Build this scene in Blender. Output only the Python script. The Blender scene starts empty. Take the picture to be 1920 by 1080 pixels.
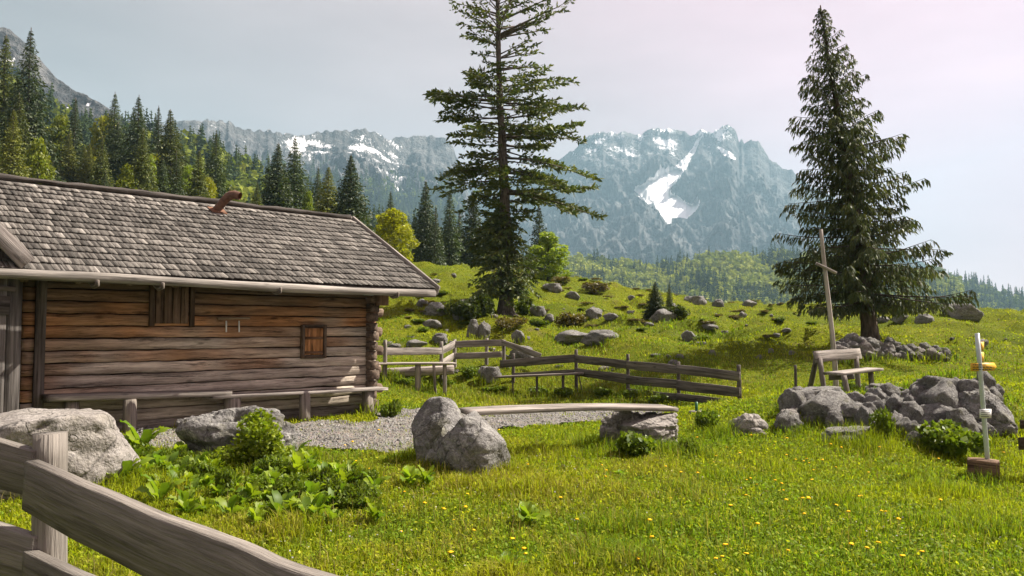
import bpy, bmesh, math, random
import numpy as np
from mathutils import Vector, Matrix

# ------------------------------------------------------------------ camera / world / sun / exposure
scene = bpy.context.scene
C = scene.collection
F = 1507.0                       # focal length in photo pixels (1920 wide)
TH = math.atan(80.0 / F)         # camera looks slightly up
CAM = np.array([0.0, 0.0, 1.6])
cd = bpy.data.cameras.new('camera'); cam = bpy.data.objects.new('camera', cd); C.objects.link(cam)
cam.location = CAM; cam.rotation_euler = (math.pi / 2 + TH, 0, 0)
cd.sensor_width = 36; cd.lens = 36 * F / 1920; cd.clip_start = 0.05; cd.clip_end = 12000
scene.camera = cam

SUN_AZ, SUN_EL = math.radians(70), math.radians(49)
SUNV = Vector((math.sin(SUN_AZ) * math.cos(SUN_EL), math.cos(SUN_AZ) * math.cos(SUN_EL), math.sin(SUN_EL)))
sd = bpy.data.lights.new('sun', 'SUN'); sun = bpy.data.objects.new('sun', sd); C.objects.link(sun)
sd.energy = 5.0; sd.angle = math.radians(0.6); sd.color = (1.0, 0.93, 0.82)
sun.rotation_euler = SUNV.to_track_quat('Z', 'Y').to_euler(); sun.location = (30, 20, 60)

scene.view_settings.view_transform = 'Standard'; scene.view_settings.look = 'None'
scene.view_settings.exposure = 1.38; scene.view_settings.gamma = 1.0
scene.cycles.use_denoising = True
scene.cycles.denoiser = 'OPENIMAGEDENOISE'
scene.cycles.max_bounces = 6; scene.cycles.diffuse_bounces = 3; scene.cycles.glossy_bounces = 2
scene.cycles.transmission_bounces = 3; scene.cycles.volume_bounces = 0; scene.cycles.transparent_max_bounces = 8
scene.cycles.sample_clamp_indirect = 6.0
scene.cycles.use_adaptive_sampling = True; scene.cycles.adaptive_threshold = 0.015

world = bpy.data.worlds.new('World'); scene.world = world; world.use_nodes = True
wt = world.node_tree; wt.nodes.clear()
def wn(t, **k):
    n = wt.nodes.new(t)
    for a, b in k.items(): setattr(n, a, b)
    return n
wo = wn('ShaderNodeOutputWorld')
bg_sky = wn('ShaderNodeBackground'); bg_cl = wn('ShaderNodeBackground')
sky = wn('ShaderNodeTexSky', sky_type='NISHITA', sun_disc=False, sun_elevation=SUN_EL, sun_rotation=SUN_AZ)
sky.altitude = 1200; sky.dust_density = 2.0
bg_sky.inputs[1].default_value = 0.035
wt.links.new(sky.outputs[0], bg_sky.inputs[0])
tc = wn('ShaderNodeTexCoord')
# thin veil of high cloud, brighter toward the sun
dt = wn('ShaderNodeVectorMath', operation='DOT_PRODUCT'); dt.inputs[1].default_value = SUNV
wt.links.new(tc.outputs['Generated'], dt.inputs[0])
rp = wn('ShaderNodeValToRGB')
rp.color_ramp.elements[0].position = 0.12; rp.color_ramp.elements[0].color = (0.185, 0.168, 0.162, 1)
rp.color_ramp.elements[1].position = 0.86; rp.color_ramp.elements[1].color = (0.45, 0.305, 0.335, 1)
e = rp.color_ramp.elements.new(0.44); e.color = (0.31, 0.245, 0.24, 1)
e = rp.color_ramp.elements.new(0.62); e.color = (0.39, 0.275, 0.292, 1)
wt.links.new(dt.outputs['Value'], rp.inputs[0])
mp = wn('ShaderNodeMapping'); mp.inputs['Scale'].default_value = (1.6, 1.6, 6.0)
wt.links.new(tc.outputs['Generated'], mp.inputs[0])
ns = wn('ShaderNodeTexNoise'); ns.inputs['Scale'].default_value = 1.7; ns.inputs['Detail'].default_value = 7; ns.inputs['Roughness'].default_value = 0.55
wt.links.new(mp.outputs[0], ns.inputs['Vector'])
mr = wn('ShaderNodeMapRange'); mr.inputs[1].default_value = 0.32; mr.inputs[2].default_value = 0.72; mr.inputs[3].default_value = 0.88; mr.inputs[4].default_value = 1.13
wt.links.new(ns.outputs[0], mr.inputs[0])
mul = wn('ShaderNodeMixRGB', blend_type='MULTIPLY'); mul.inputs[0].default_value = 1
wt.links.new(rp.outputs[0], mul.inputs[1]); wt.links.new(mr.outputs[0], mul.inputs[2])
wt.links.new(mul.outputs[0], bg_cl.inputs[0]); bg_cl.inputs[1].default_value = 1.0
mx = wn('ShaderNodeMixShader'); mx.inputs[0].default_value = 0.86
wt.links.new(bg_sky.outputs[0], mx.inputs[1]); wt.links.new(bg_cl.outputs[0], mx.inputs[2]); wt.links.new(mx.outputs[0], wo.inputs[0])

# ------------------------------------------------------------------ numeric helpers
rng = np.random.default_rng(7)
random.seed(7)
ST, CT = math.sin(TH), math.cos(TH)
def P(x, y, D):
    cx = (x - 960) / F; cy = (540 - y) / F
    d = np.array([cx, CT - cy * ST, ST + cy * CT])
    return CAM + d * (D / d[1])
def proj(V):
    R = V - CAM
    f = R[:, 1] * CT + R[:, 2] * ST; u = -R[:, 1] * ST + R[:, 2] * CT
    f = np.maximum(f, 1e-3)
    return 960 + F * R[:, 0] / f, 540 - F * u / f

def _hash(ix, iy, iz, seed):
    h = (ix * 374761393 + iy * 668265263 + iz * 2147483647 + seed * 1274126177) & 0xFFFFFFFF
    h = ((h ^ (h >> 13)) * 1274126177) & 0xFFFFFFFF
    h = h ^ (h >> 16)
    return (h & 0xFFFFFF) / float(0xFFFFFF)
def vnoise(p, seed=0):
    p = np.asarray(p, float)
    i = np.floor(p).astype(np.int64); f = p - i
    f = f * f * f * (f * (f * 6 - 15) + 10)
    r = 0
    for dx in (0, 1):
        wx = f[:, 0] if dx else 1 - f[:, 0]
        for dy in (0, 1):
            wy = f[:, 1] if dy else 1 - f[:, 1]
            for dz in (0, 1):
                wz = f[:, 2] if dz else 1 - f[:, 2]
                r = r + wx * wy * wz * _hash(i[:, 0] + dx, i[:, 1] + dy, i[:, 2] + dz, seed)
    return r
def fbm(p, oct=4, seed=0, gain=0.5, lac=2.03):
    p = np.asarray(p, float); a = 1.0; s = 0; t = 0
    for k in range(oct):
        s = s + a * vnoise(p * lac ** k + 17.3 * k, seed + k); t += a; a *= gain
    return s / t
def ridged(p, oct=4, seed=0, gain=0.5, lac=2.1):
    p = np.asarray(p, float); a = 1.0; s = 0; t = 0
    for k in range(oct):
        s = s + a * (1 - np.abs(2 * vnoise(p * lac ** k + 31.7 * k, seed + k) - 1)); t += a; a *= gain
    return s / t
def col3(*c): return np.array([c]) if len(np.shape(c)) == 1 else np.array(c)
def stack3(x, y, z):
    x, y, z = np.broadcast_arrays(x, y, z)
    return np.stack([x.ravel(), y.ravel(), z.ravel()], 1).astype(float)
def norm(v): return v / np.maximum(np.linalg.norm(v, axis=-1, keepdims=True), 1e-9)
def in_poly(px, py, poly):
    poly = np.asarray(poly, float); n = len(poly); ins = np.zeros(np.shape(px), bool); j = n - 1
    for i in range(n):
        xi, yi = poly[i]; xj, yj = poly[j]
        c = ((yi > py) != (yj > py)) & (px < (xj - xi) * (py - yi) / ((yj - yi) + 1e-12) + xi)
        ins ^= c; j = i
    return ins

# ------------------------------------------------------------------ mesh helpers
def mesh_np(name, V, Fs, mats, attrs=None, smooth=False, midx=None):
    me = bpy.data.meshes.new(name)
    V = np.ascontiguousarray(V, np.float32)
    Fs = [np.ascontiguousarray(f, np.int32) for f in Fs if len(f)]
    me.vertices.add(len(V)); me.vertices.foreach_set('co', V.ravel())
    idx = np.concatenate([f.ravel() for f in Fs])
    tot = np.concatenate([np.full(len(f), f.shape[1], np.int32) for f in Fs])
    st = np.concatenate([[0], np.cumsum(tot)[:-1]]).astype(np.int32)
    me.loops.add(len(idx)); me.loops.foreach_set('vertex_index', idx)
    me.polygons.add(len(tot)); me.polygons.foreach_set('loop_start', st)
    if smooth: me.polygons.foreach_set('use_smooth', np.ones(len(tot), bool))
    if not isinstance(mats, (list, tuple)): mats = [mats]
    for m in mats: me.materials.append(m)
    if midx is not None: me.polygons.foreach_set('material_index', np.asarray(midx, np.int32))
    for k, d in (attrs or {}).items():
        d = np.asarray(d, np.float32)
        if d.ndim == 1:
            a = me.attributes.new(k, 'FLOAT', 'POINT'); a.data.foreach_set('value', np.ascontiguousarray(d))
        else:
            a = me.attributes.new(k, 'FLOAT_VECTOR', 'POINT'); a.data.foreach_set('vector', np.ascontiguousarray(d[:, :3]).ravel())
    me.update(calc_edges=True)
    return me
def link(name, me, parent=None, loc=None):
    o = bpy.data.objects.new(name, me); C.objects.link(o)
    if parent is not None: o.parent = parent
    if loc is not None: o.location = loc
    return o
def tag(o, label=None, cat=None, group=None, kind=None):
    if label: o['label'] = label
    if cat: o['category'] = cat
    if group: o['group'] = group
    if kind: o['kind'] = kind
    return o
def empty(name, loc, label, cat, group=None, rz=0.0):
    o = bpy.data.objects.new(name, None); C.objects.link(o); o.location = loc; o.rotation_euler = (0, 0, rz)
    o.empty_display_size = 0.2
    return tag(o, label, cat, group)
def copy_tree(o, loc, rz=0, scale=None, label=None, group=None):
    c = o.copy(); C.objects.link(c); c.location = loc; c.rotation_euler = (0, 0, rz)
    if scale is not None: c.scale = scale if hasattr(scale, '__len__') else (scale,) * 3
    if label: c['label'] = label
    if group: c['group'] = group
    for ch in o.children:
        d = ch.copy(); C.objects.link(d); d.parent = c
        for gch in ch.children:
            q = gch.copy(); C.objects.link(q); q.parent = d
    return c

class Geo:
    def __init__(s): s.V = []; s.F = {}; s.g = []; s.t = []; s.n = 0
    def add(s, V, Fs, g=None, t=(1, 1, 1)):
        V = np.asarray(V, float)
        for f in Fs:
            f = np.asarray(f)
            if len(f): s.F.setdefault(f.shape[1], []).append(f + s.n)
        s.V.append(V); s.g.append(V if g is None else g)
        t = np.asarray(t, float); s.t.append(np.tile(t, (len(V), 1)) if t.ndim == 1 else t)
        s.n += len(V); return s
    def build(s, name, mat, parent=None, loc=None, smooth=False):
        me = mesh_np(name, np.concatenate(s.V), [np.concatenate(f) for f in s.F.values()], mat,
                     {'gco': np.concatenate(s.g), 'tint': np.concatenate(s.t)}, smooth)
        return link(name, me, parent, loc)

_seed = [0]
def beam(p0, p1, w, h, up=(0, 0, 1), seg=8, wob=0.0, ch=0.12, seed=None, bow=(0, 0), taper=1.0, rough=0.0):
    """squared timber from p0 to p1; w across, h along 'up'; wavy edges"""
    _seed[0] += 1; sd_ = _seed[0] if seed is None else seed
    p0 = np.asarray(p0, float); p1 = np.asarray(p1, float); d = p1 - p0; L = np.linalg.norm(d); d = d / L
    up = np.asarray(up, float); up = up - d * (up @ d); up /= np.linalg.norm(up); sv = np.cross(d, up)
    c = ch * min(w, h)
    ring = np.array([[-w / 2 + c, -h / 2], [w / 2 - c, -h / 2], [w / 2, -h / 2 + c], [w / 2, h / 2 - c],
                     [w / 2 - c, h / 2], [-w / 2 + c, h / 2], [-w / 2, h / 2 - c], [-w / 2, -h / 2 + c]])
    s = np.linspace(0, 1, seg + 1)
    V = []; g = []
    nt = fbm(stack3(s * L * 1.7, sd_ * 3.1, 0), 3, 5); nb = fbm(stack3(s * L * 1.7, sd_ * 3.1, 9), 3, 6)
    nw = fbm(stack3(s * L * 1.2, sd_ * 3.1, 19), 2, 8)
    for k in range(seg + 1):
        sc = 1 + (taper - 1) * s[k]
        r = ring * sc
        dy = np.where(r[:, 1] > 0, (nt[k] - .5) * 2 * wob * h, (nb[k] - .5) * 2 * wob * h)
        arc = 4 * s[k] * (1 - s[k])
        off_w = (nw[k] - .5) * wob * w + bow[0] * arc; off_h = bow[1] * arc
        V.append(p0 + d * (s[k] * L) + np.outer(r[:, 0] + off_w, sv) + np.outer(r[:, 1] + dy + off_h, up))
        g.append(np.stack([np.full(8, s[k] * L + sd_ * 1.37), r[:, 0] + sd_ * 0.71, r[:, 1] + sd_ * .33], 1))
    V = np.concatenate(V); g = np.concatenate(g)
    if rough: V = V + (np.stack([vnoise(V * 6, 1), vnoise(V * 6, 2), vnoise(V * 6, 3)], 1) - .5) * 2 * rough
    q = []
    for k in range(seg):
        for i in range(8):
            j = (i + 1) % 8
            q.append([k * 8 + i, k * 8 + j, k * 8 + 8 + j, k * 8 + 8 + i])
    # small inset on end caps keeps the end grain separate
    return V, [np.array(q), np.array([list(range(7, -1, -1)), list(range(seg * 8, seg * 8 + 8))])], g
def tube(path, rad, k=8, cap=True, seed=0):
    path = np.asarray(path, float); n = len(path); rad = np.broadcast_to(np.asarray(rad, float), (n,))
    d = np.gradient(path, axis=0); d = norm(d)
    ref = np.array([0, 0, 1.0]) if abs(d[:, 2]).mean() < 0.8 else np.array([1.0, 0, 0])
    a = norm(np.cross(d, ref)); b = np.cross(d, a)
    th = np.linspace(0, 2 * np.pi, k, endpoint=False)
    V = (path[:, None, :] + rad[:, None, None] * (np.cos(th)[None, :, None] * a[:, None, :] + np.sin(th)[None, :, None] * b[:, None, :])).reshape(-1, 3)
    i = np.arange(n - 1)[:, None] * k; j = np.arange(k)[None, :]
    q = np.stack([i + j, i + (j + 1) % k, i + k + (j + 1) % k, i + k + j], -1).reshape(-1, 4)
    Fs = [q]
    if cap: Fs.append(np.array([list(range(k - 1, -1, -1)), list(range((n - 1) * k, n * k))]))
    ln = np.concatenate([[0], np.cumsum(np.linalg.norm(np.diff(path, axis=0), axis=1))])
    g = np.stack([np.repeat(ln + seed * 1.3, k), np.tile(np.cos(th), n) * np.repeat(rad, k) + seed, np.tile(np.sin(th), n) * np.repeat(rad, k)], 1)
    return V, Fs, g

# ------------------------------------------------------------------ materials
class M_:
    def __init__(s, name):
        s.m = bpy.data.materials.new(name); s.m.use_nodes = True; s.t = s.m.node_tree; s.t.nodes.clear()
        s.out = s.n('ShaderNodeOutputMaterial')
    def n(s, t, **k):
        x = s.t.nodes.new(t)
        for a, b in k.items(): setattr(x, a, b)
        return x
    def l(s, a, b): s.t.links.new(a, b)
    def attr(s, name, out='Vector'): return s.n('ShaderNodeAttribute', attribute_name=name).outputs[out]
    def mapv(s, v, sc):
        x = s.n('ShaderNodeMapping'); x.inputs['Scale'].default_value = sc; s.l(v, x.inputs[0]); return x.outputs[0]
    def noise(s, v, scale, det=5, rough=.55, dist=0.0):
        x = s.n('ShaderNodeTexNoise'); x.inputs['Scale'].default_value = scale; x.inputs['Detail'].default_value = det
        x.inputs['Roughness'].default_value = rough; x.inputs['Distortion'].default_value = dist
        if v is not None: s.l(v, x.inputs['Vector'])
        return x.outputs[0]
    def ramp(s, v, *els):
        x = s.n('ShaderNodeValToRGB'); r = x.color_ramp
        while len(r.elements) < len(els): r.elements.new(0.5)
        for q, (p, c) in zip(r.elements, els):
            q.position = p; q.color = (c, c, c, 1) if not hasattr(c, '__len__') else (*c, 1)
        s.l(v, x.inputs[0]); return x.outputs[0]
    def mix(s, a, b, f, mode='MIX'):
        x = s.n('ShaderNodeMixRGB', blend_type=mode)
        for i, v in ((0, f), (1, a), (2, b)):
            if isinstance(v, (int, float)): x.inputs[i].default_value = v if i == 0 else (v, v, v, 1)
            elif isinstance(v, tuple): x.inputs[i].default_value = (*v, 1)
            else: s.l(v, x.inputs[i])
        return x.outputs[0]
    def math(s, op, a, b=0.0):
        x = s.n('ShaderNodeMath', operation=op)
        for i, v in ((0, a), (1, b)):
            if isinstance(v, (int, float)): x.inputs[i].default_value = v
            else: s.l(v, x.inputs[i])
        return x.outputs[0]
    def bump(s, h, st=.4, d=.02):
        x = s.n('ShaderNodeBump'); x.inputs['Strength'].default_value = st; x.inputs['Distance'].default_value = d
        s.l(h, x.inputs['Height']); return x.outputs[0]
    def bsdf(s, c, rough=.85, bump=None, spec=.25, metal=0.0):
        x = s.n('ShaderNodeBsdfPrincipled')
        if isinstance(c, tuple): x.inputs['Base Color'].default_value = (*c, 1)
        else: s.l(c, x.inputs['Base Color'])
        x.inputs['Roughness'].default_value = rough; x.inputs['Specular IOR Level'].default_value = spec; x.inputs['Metallic'].default_value = metal
        if bump is not None: s.l(bump, x.inputs['Normal'])
        s.l(x.outputs[0], s.out.inputs[0]); return x
    def leafy(s, c, trans=.35, tcol=None, rough=.6, spec=.25):
        x = s.bsdf(c, rough, None, spec)
        t = s.n('ShaderNodeBsdfTranslucent'); tc_ = s.mix(c, tcol or (1.25, 1.3, .6), 1.0, 'MULTIPLY'); s.l(tc_, t.inputs[0])
        m = s.n('ShaderNodeMixShader'); m.inputs[0].default_value = trans
        s.l(x.outputs[0], m.inputs[1]); s.l(t.outputs[0], m.inputs[2]); s.l(m.outputs[0], s.out.inputs[0])

def wood_mat(name, a, b, dark, grain=26, crack=.55, al=1.1, kn_=(2.1, 6), kr=(.06, .16), nr=.6):
    m = M_(name); g = m.attr('gco'); t = m.attr('tint')
    n1 = m.noise(m.mapv(g, (al, grain, grain)), 1.0, 8, nr, .12)
    n2 = m.noise(m.mapv(g, (.9, 5, 5)), 1.0, 4, .55)
    n3 = m.noise(m.mapv(g, (al * 2, grain * 2.6, grain * 2.6)), 1.0, 3, .6)
    c = m.ramp(n1, (.28, dark), (.45, a), (.7, b))
    c = m.mix(c, m.ramp(n2, (.3, .62), (.7, 1.25)), 1.0, 'MULTIPLY')
    ck = m.ramp(n3, (.30, .35), (.40, 1.0)); c = m.mix(c, ck, crack, 'MULTIPLY')
    n5 = m.noise(m.mapv(g, (al * .75, grain * .7, grain * .7)), 1.0, 8, nr + .12, .2); c = m.mix(c, m.ramp(n5, (.39, .22), (.46, 1.0)), crack, 'MULTIPLY')
    vo = m.n('ShaderNodeTexVoronoi'); vo.inputs['Scale'].default_value = 1.0; m.l(m.mapv(g, (kn_[0], kn_[1], kn_[1])), vo.inputs['Vector'])
    kn = m.ramp(vo.outputs['Distance'], (kr[0], .25), (kr[1], 1.0)); c = m.mix(c, kn, .7, 'MULTIPLY')
    c = m.mix(c, t, 1.0, 'MULTIPLY')
    h = m.math('ADD', n1, m.math('MULTIPLY', n3, .8))
    m.bsdf(c, .85, m.bump(h, .55, .02), .15); return m.m
WOOD = wood_mat('weathered_wood', (.19, .175, .16), (.34, .315, .29), (.075, .065, .06))
WOODN = wood_mat('near_fence_wood', (.20, .188, .172), (.30, .283, .262), (.10, .092, .084), 42, .38, 2.0, (2.4, 8), (.05, .17))
LOG = wood_mat('log_wood', (.25, .22, .19), (.52, .475, .41), (.05, .038, .03), 17, .9, nr=.74)
SHING = wood_mat('shingle_wood', (.20, .19, .175), (.32, .305, .285), (.075, .068, .06), 34, .6)

def rock_mat(name, a, b, dark, lich=(.46, .45, .42), sc=1.0, moss=1.0):
    m = M_(name); tc = m.n('ShaderNodeTexCoord'); o = tc.outputs['Object']
    oi = m.n('ShaderNodeObjectInfo'); ad = m.n('ShaderNodeVectorMath', operation='ADD')
    sv = m.n('ShaderNodeVectorMath', operation='SCALE'); sv.inputs['Scale'].default_value = 37.0
    cb = m.n('ShaderNodeCombineXYZ'); m.l(oi.outputs['Random'], cb.inputs[0]); m.l(oi.outputs['Random'], cb.inputs[1]); m.l(cb.outputs[0], sv.inputs[0])
    m.l(o, ad.inputs[0]); m.l(sv.outputs[0], ad.inputs[1]); v = ad.outputs[0]
    n1 = m.noise(v, 1.6 * sc, 8, .65, .3); n2 = m.noise(v, 9 * sc, 6, .65); n3 = m.noise(v, 38 * sc, 4, .6)
    w = m.noise(v, 3 * sc, 3, .5)
    wv = m.n('ShaderNodeVectorMath', operation='ADD'); m.l(v, wv.inputs[0]); m.l(w, wv.inputs[1])
    vo = m.n('ShaderNodeTexVoronoi', feature='DISTANCE_TO_EDGE'); vo.inputs['Scale'].default_value = 2.3 * sc; m.l(wv.outputs[0], vo.inputs['Vector'])
    crack = m.ramp(vo.outputs['Distance'], (.0, .25), (.035, 1.0))
    c = m.ramp(n1, (.30, a), (.62, b))
    c = m.mix(c, lich, m.ramp(n2, (.52, 0.0), (.66, .75)))
    c = m.mix(c, dark, m.ramp(m.noise(v, 5.5 * sc, 6, .7), (.54, 0.0), (.68, .8)))
    c = m.mix(c, m.ramp(n3, (.3, .6), (.65, 1.2)), .85, 'MULTIPLY')
    c = m.mix(c, crack, .55, 'MULTIPLY')
    c = m.mix(c, (.10, .095, .035), m.math('MULTIPLY', m.ramp(m.noise(v, 2.6 * sc, 6, .65), (.54, 0.0), (.68, .55)), moss))
    h = m.math('ADD', m.math('MULTIPLY', n2, 1.0), m.math('ADD', m.math('MULTIPLY', n3, .45), m.math('MULTIPLY', crack, .35)))
    m.bsdf(c, .92, m.bump(h, .8, .05), .12); return m.m
ROCK = rock_mat('grey_limestone', (.125, .12, .115), (.235, .225, .21), (.05, .047, .045), (.36, .35, .32))
ROCKL = rock_mat('pale_limestone', (.19, .172, .155), (.285, .262, .236), (.07, .065, .058), (.33, .305, .285), .8, .35)

def leaf_mat(name, trans=.35, rough=.6, spec=.25, tcol=None, var=.25):
    m = M_(name); t = m.attr('tint'); oi = m.n('ShaderNodeObjectInfo')
    f = m.ramp(oi.outputs['Random'], (0.0, 1 - var), (1.0, 1 + var))
    m.leafy(m.mix(t, f, 1.0, 'MULTIPLY'), trans, tcol, rough, spec); return m.m
NEEDLE = leaf_mat('conifer_needles', .22, .55, .25)
LEAF = leaf_mat('green_leaves', .42, .5, .3)
GRASS = leaf_mat('grass_blades', .42, .6, .08, var=0)
DOCK = leaf_mat('broad_leaves', .45, .5, .25)
FARLEAF = leaf_mat('far_foliage', .25, .8, .1, var=0)
def flat_mat(name, c, rough=.6, spec=.3, metal=0., var=0.0):
    m = M_(name)
    if var:
        tc = m.n('ShaderNodeTexCoord'); n = m.noise(tc.outputs['Object'], 14, 6, .6)
        cc = m.mix(c, m.ramp(n, (.3, 1 - var), (.7, 1 + var * .5)), 1.0, 'MULTIPLY'); m.bsdf(cc, rough, m.bump(n, .15, .01), spec, metal)
    else: m.bsdf(c, rough, None, spec, metal)
    return m.m
BARK = None
def bark():
    m = M_('bark'); g = m.attr('gco'); t = m.attr('tint')
    n = m.noise(m.mapv(g, (3, 22, 22)), 1, 6, .65); n2 = m.noise(g, 3.0, 4, .6)
    c = m.ramp(n, (.3, (.05, .042, .036)), (.65, (.20, .175, .155)))
    c = m.mix(c, m.ramp(n2, (.3, .6), (.7, 1.25)), 1.0, 'MULTIPLY'); c = m.mix(c, t, 1.0, 'MULTIPLY')
    m.bsdf(c, .92, m.bump(n, .8, .04), .1); return m.m
BARK = bark()
YELLOW = flat_mat('yellow_sign_paint', (.80, .46, .05), .45, .3, 0, .12)
WHITE = flat_mat('white_paint', (.78, .78, .76), .45, .3, 0, .08)
RED = flat_mat('red_paint', (.55, .04, .04), .45, .3, 0, .08)
BLACK = flat_mat('black_print', (.03, .03, .03), .6)
GREENP = flat_mat('green_sign_paint', (.015, .16, .07), .4, .3, 0, .1)
POLEMETAL = flat_mat('grey_galvanised', (.50, .55, .54), .4, .5, .35, .15)
RUST = flat_mat('rusty_metal', (.16, .085, .055), .6, .4, .35, .5)
RUST2 = flat_mat('orange_rust', (.17, .085, .05), .75, .2, .1, .5)
DANDY = flat_mat('dandelion_yellow', (.85, .48, .01), .7, .1)
STEMG = flat_mat('green_stem', (.12, .20, .03), .6, .2)
PIPEG = flat_mat('green_pipe', (.02, .12, .05), .4, .4)

# ------------------------------------------------------------------ hut frame (needed for the ground)
AL = math.radians(45.6)
EV = np.array([math.sin(AL), math.cos(AL), 0.0]); NV = np.array([math.cos(AL), -math.sin(AL), 0.0]); ZV = np.array([0, 0, 1.0])
_b = P(690, 775, 14.65); HB = np.array([_b[0], _b[1], 0.0])
def HW(u, n, z): return HB + EV * u + NV * n + ZV * z
def FW(x, y, n=0.0):
    d = P(x, y, 10.0) - CAM
    t = ((HB + NV * n - CAM) @ NV) / (d @ NV)
    p = CAM + d * t
    return (p - HB) @ EV, p[2]

# ------------------------------------------------------------------ ground height
_cp = []
def cpp(x, y, D): p = P(x, y, D); _cp.append(p)
for q in [(-6, -4, .1), (0, -6, 0), (6, -4, 0), (-12, 3, .15), (10, 3, -.15), (-2, 5.2, .0), (0, 5.2, 0), (3.5, 5.2, -.03), (0, 1, 0), (20, 10, -.3), (26, 0, -.8), (0, -15, 0), (-20, -10, .3), (20, -15, -.5),
          (2, 75, -2), (18, 78, -5), (22, 100, -11), (45, 75, -7), (60, 110, -16), (-15, 75, 8.0), (-5, 100, 5), (-40, 60, 7.5), (-60, 90, 15), (-40, 115, 15),
          (-30, 40, 4.5), (-15, 30, 2.4), (-20, 15, .9), (-85, 120, 26), (20, 150, -22), (60, 150, -26), (-20, 150, 10), (-60, 150, 24), (-60, 40, 9), (-50, 10, 4), (45, 40, .2), (90, 100, -22), (-110, 90, 28), (55, 15, -1.5)]:
    _cp.append(np.array(q, float))
for q in [(880, 885, 9.1), (1840, 905, 9.6), (1300, 905, 8.6), (90, 815, 11), (690, 775, 14.65), (650, 830, 11.4), (1385, 765, 17.3), (1080, 737, 21.3), (830, 718, 22.5), (710, 720, 20.5),
          (1600, 742, 14.6), (1500, 742, 14.2), (1750, 850, 11.0), (1640, 812, 11.6), (1900, 760, 14), (1900, 690, 21), (1900, 640, 31), (1900, 603, 48), (1632, 637, 27), (1400, 640, 28),
          (1200, 650, 26), (1470, 575, 50), (1300, 592, 40), (1200, 557, 50), (1050, 522, 54), (930, 592, 30), (780, 497, 52), (750, 560, 36), (700, 640, 25), (820, 610, 28), (1120, 600, 33), (1380, 817, 11.9), (1210, 845, 10.7), (1100, 690, 22.5), (1300, 690, 21.5)]:
    cpp(*q)
for (u, n) in ((-.5, -3.6), (-5, -3.6), (-3, -1.8), (-3, 0)):
    p = HW(u, n, .2 if n else .13); _cp.append(p)
_cp = np.array(_cp); _sc = 12.0
def _phi(r2): return 0.5 * r2 * np.log(r2 + 1e-9)
def _tps_fit():
    X = _cp[:, :2] / _sc; n = len(X)
    r2 = ((X[:, None] - X[None]) ** 2).sum(-1)
    A = np.zeros((n + 3, n + 3)); A[:n, :n] = _phi(r2) + np.eye(n) * 0.004
    A[:n, n] = 1; A[:n, n + 1:] = X; A[n, :n] = 1; A[n + 1:, :n] = X.T
    return X, np.linalg.solve(A, np.concatenate([_cp[:, 2], np.zeros(3)]))
_TX, _TW = _tps_fit()
_mound = P(1790, 760, 12.9); _mound2 = P(1560, 760, 13.3)
def gbase(x, y):
    x = np.asarray(x, float); y = np.asarray(y, float); sh = x.shape; q = np.stack([x.ravel(), y.ravel()], 1)
    out = np.zeros(len(q))
    for a in range(0, len(q), 40000):
        s = q[a:a + 40000] / _sc
        r2 = ((s[:, None] - _TX[None]) ** 2).sum(-1)
        out[a:a + 40000] = _phi(r2) @ _TW[:-3] + _TW[-3] + s @ _TW[-2:]
    return out.reshape(sh)
def ghz(x, y):
    x = np.asarray(x, float); y = np.asarray(y, float)
    z = gbase(x, y)
    z = z + .62 * np.exp(-(((x - _mound[0]) / .95) ** 2 + ((y - _mound[1]) / .8) ** 2))
    z = z + .10 * np.exp(-(((x - _mound2[0]) / 1.0) ** 2 + ((y - _mound2[1]) / .9) ** 2))
    r = np.hypot(x, y)
    amp = np.clip((r - 15) / 14, 0, 1)
    p = stack3(x, y, 0)
    bumps = (fbm(p / 2.2, 3, 11) - .5).reshape(x.shape) * .95 + (fbm(p / 8.0, 2, 12) - .5).reshape(x.shape) * .9
    hum = np.clip((vnoise(p / 1.1, 13) - .62), 0, 1).reshape(x.shape) * .9
    z = z + amp * (bumps + hum) * np.clip(1.1 - .25 * (x < -5), .5, 1.1) + (1 - amp) * (fbm(p / .9, 2, 14) - .5).reshape(x.shape) * .05
    return z
def gz(x, y): return float(ghz(np.array([x]), np.array([y]))[0])
def G(x, y, lo=2.0, hi=90.0, smooth=True):
    """where the view ray through a photo pixel meets the meadow"""
    Ds = np.concatenate([np.arange(lo, 30, .1), np.arange(30, hi, .3)])
    d = P(x, y, 1.0) - CAM
    X = CAM[0] + d[0] * Ds; Y = Ds; Z = CAM[2] + d[2] * Ds
    h = ghz(X, Y) - Z
    k = np.argmax(h > 0)
    if not (h > 0).any(): k = int(np.argmax(h))
    if k == 0: k = 1
    f = h[k - 1] / (h[k - 1] - h[k]) if h[k] > 0 and h[k - 1] < 0 else 0
    D = Ds[k - 1] + f * (Ds[k] - Ds[k - 1])
    p = CAM + d * D; p[2] = gz(p[0], p[1])
    return p
def at(x, D):
    """point on the ground below pixel column x at distance D"""
    p = P(x, 620, D); p[2] = gz(p[0], p[1]); return p

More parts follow.
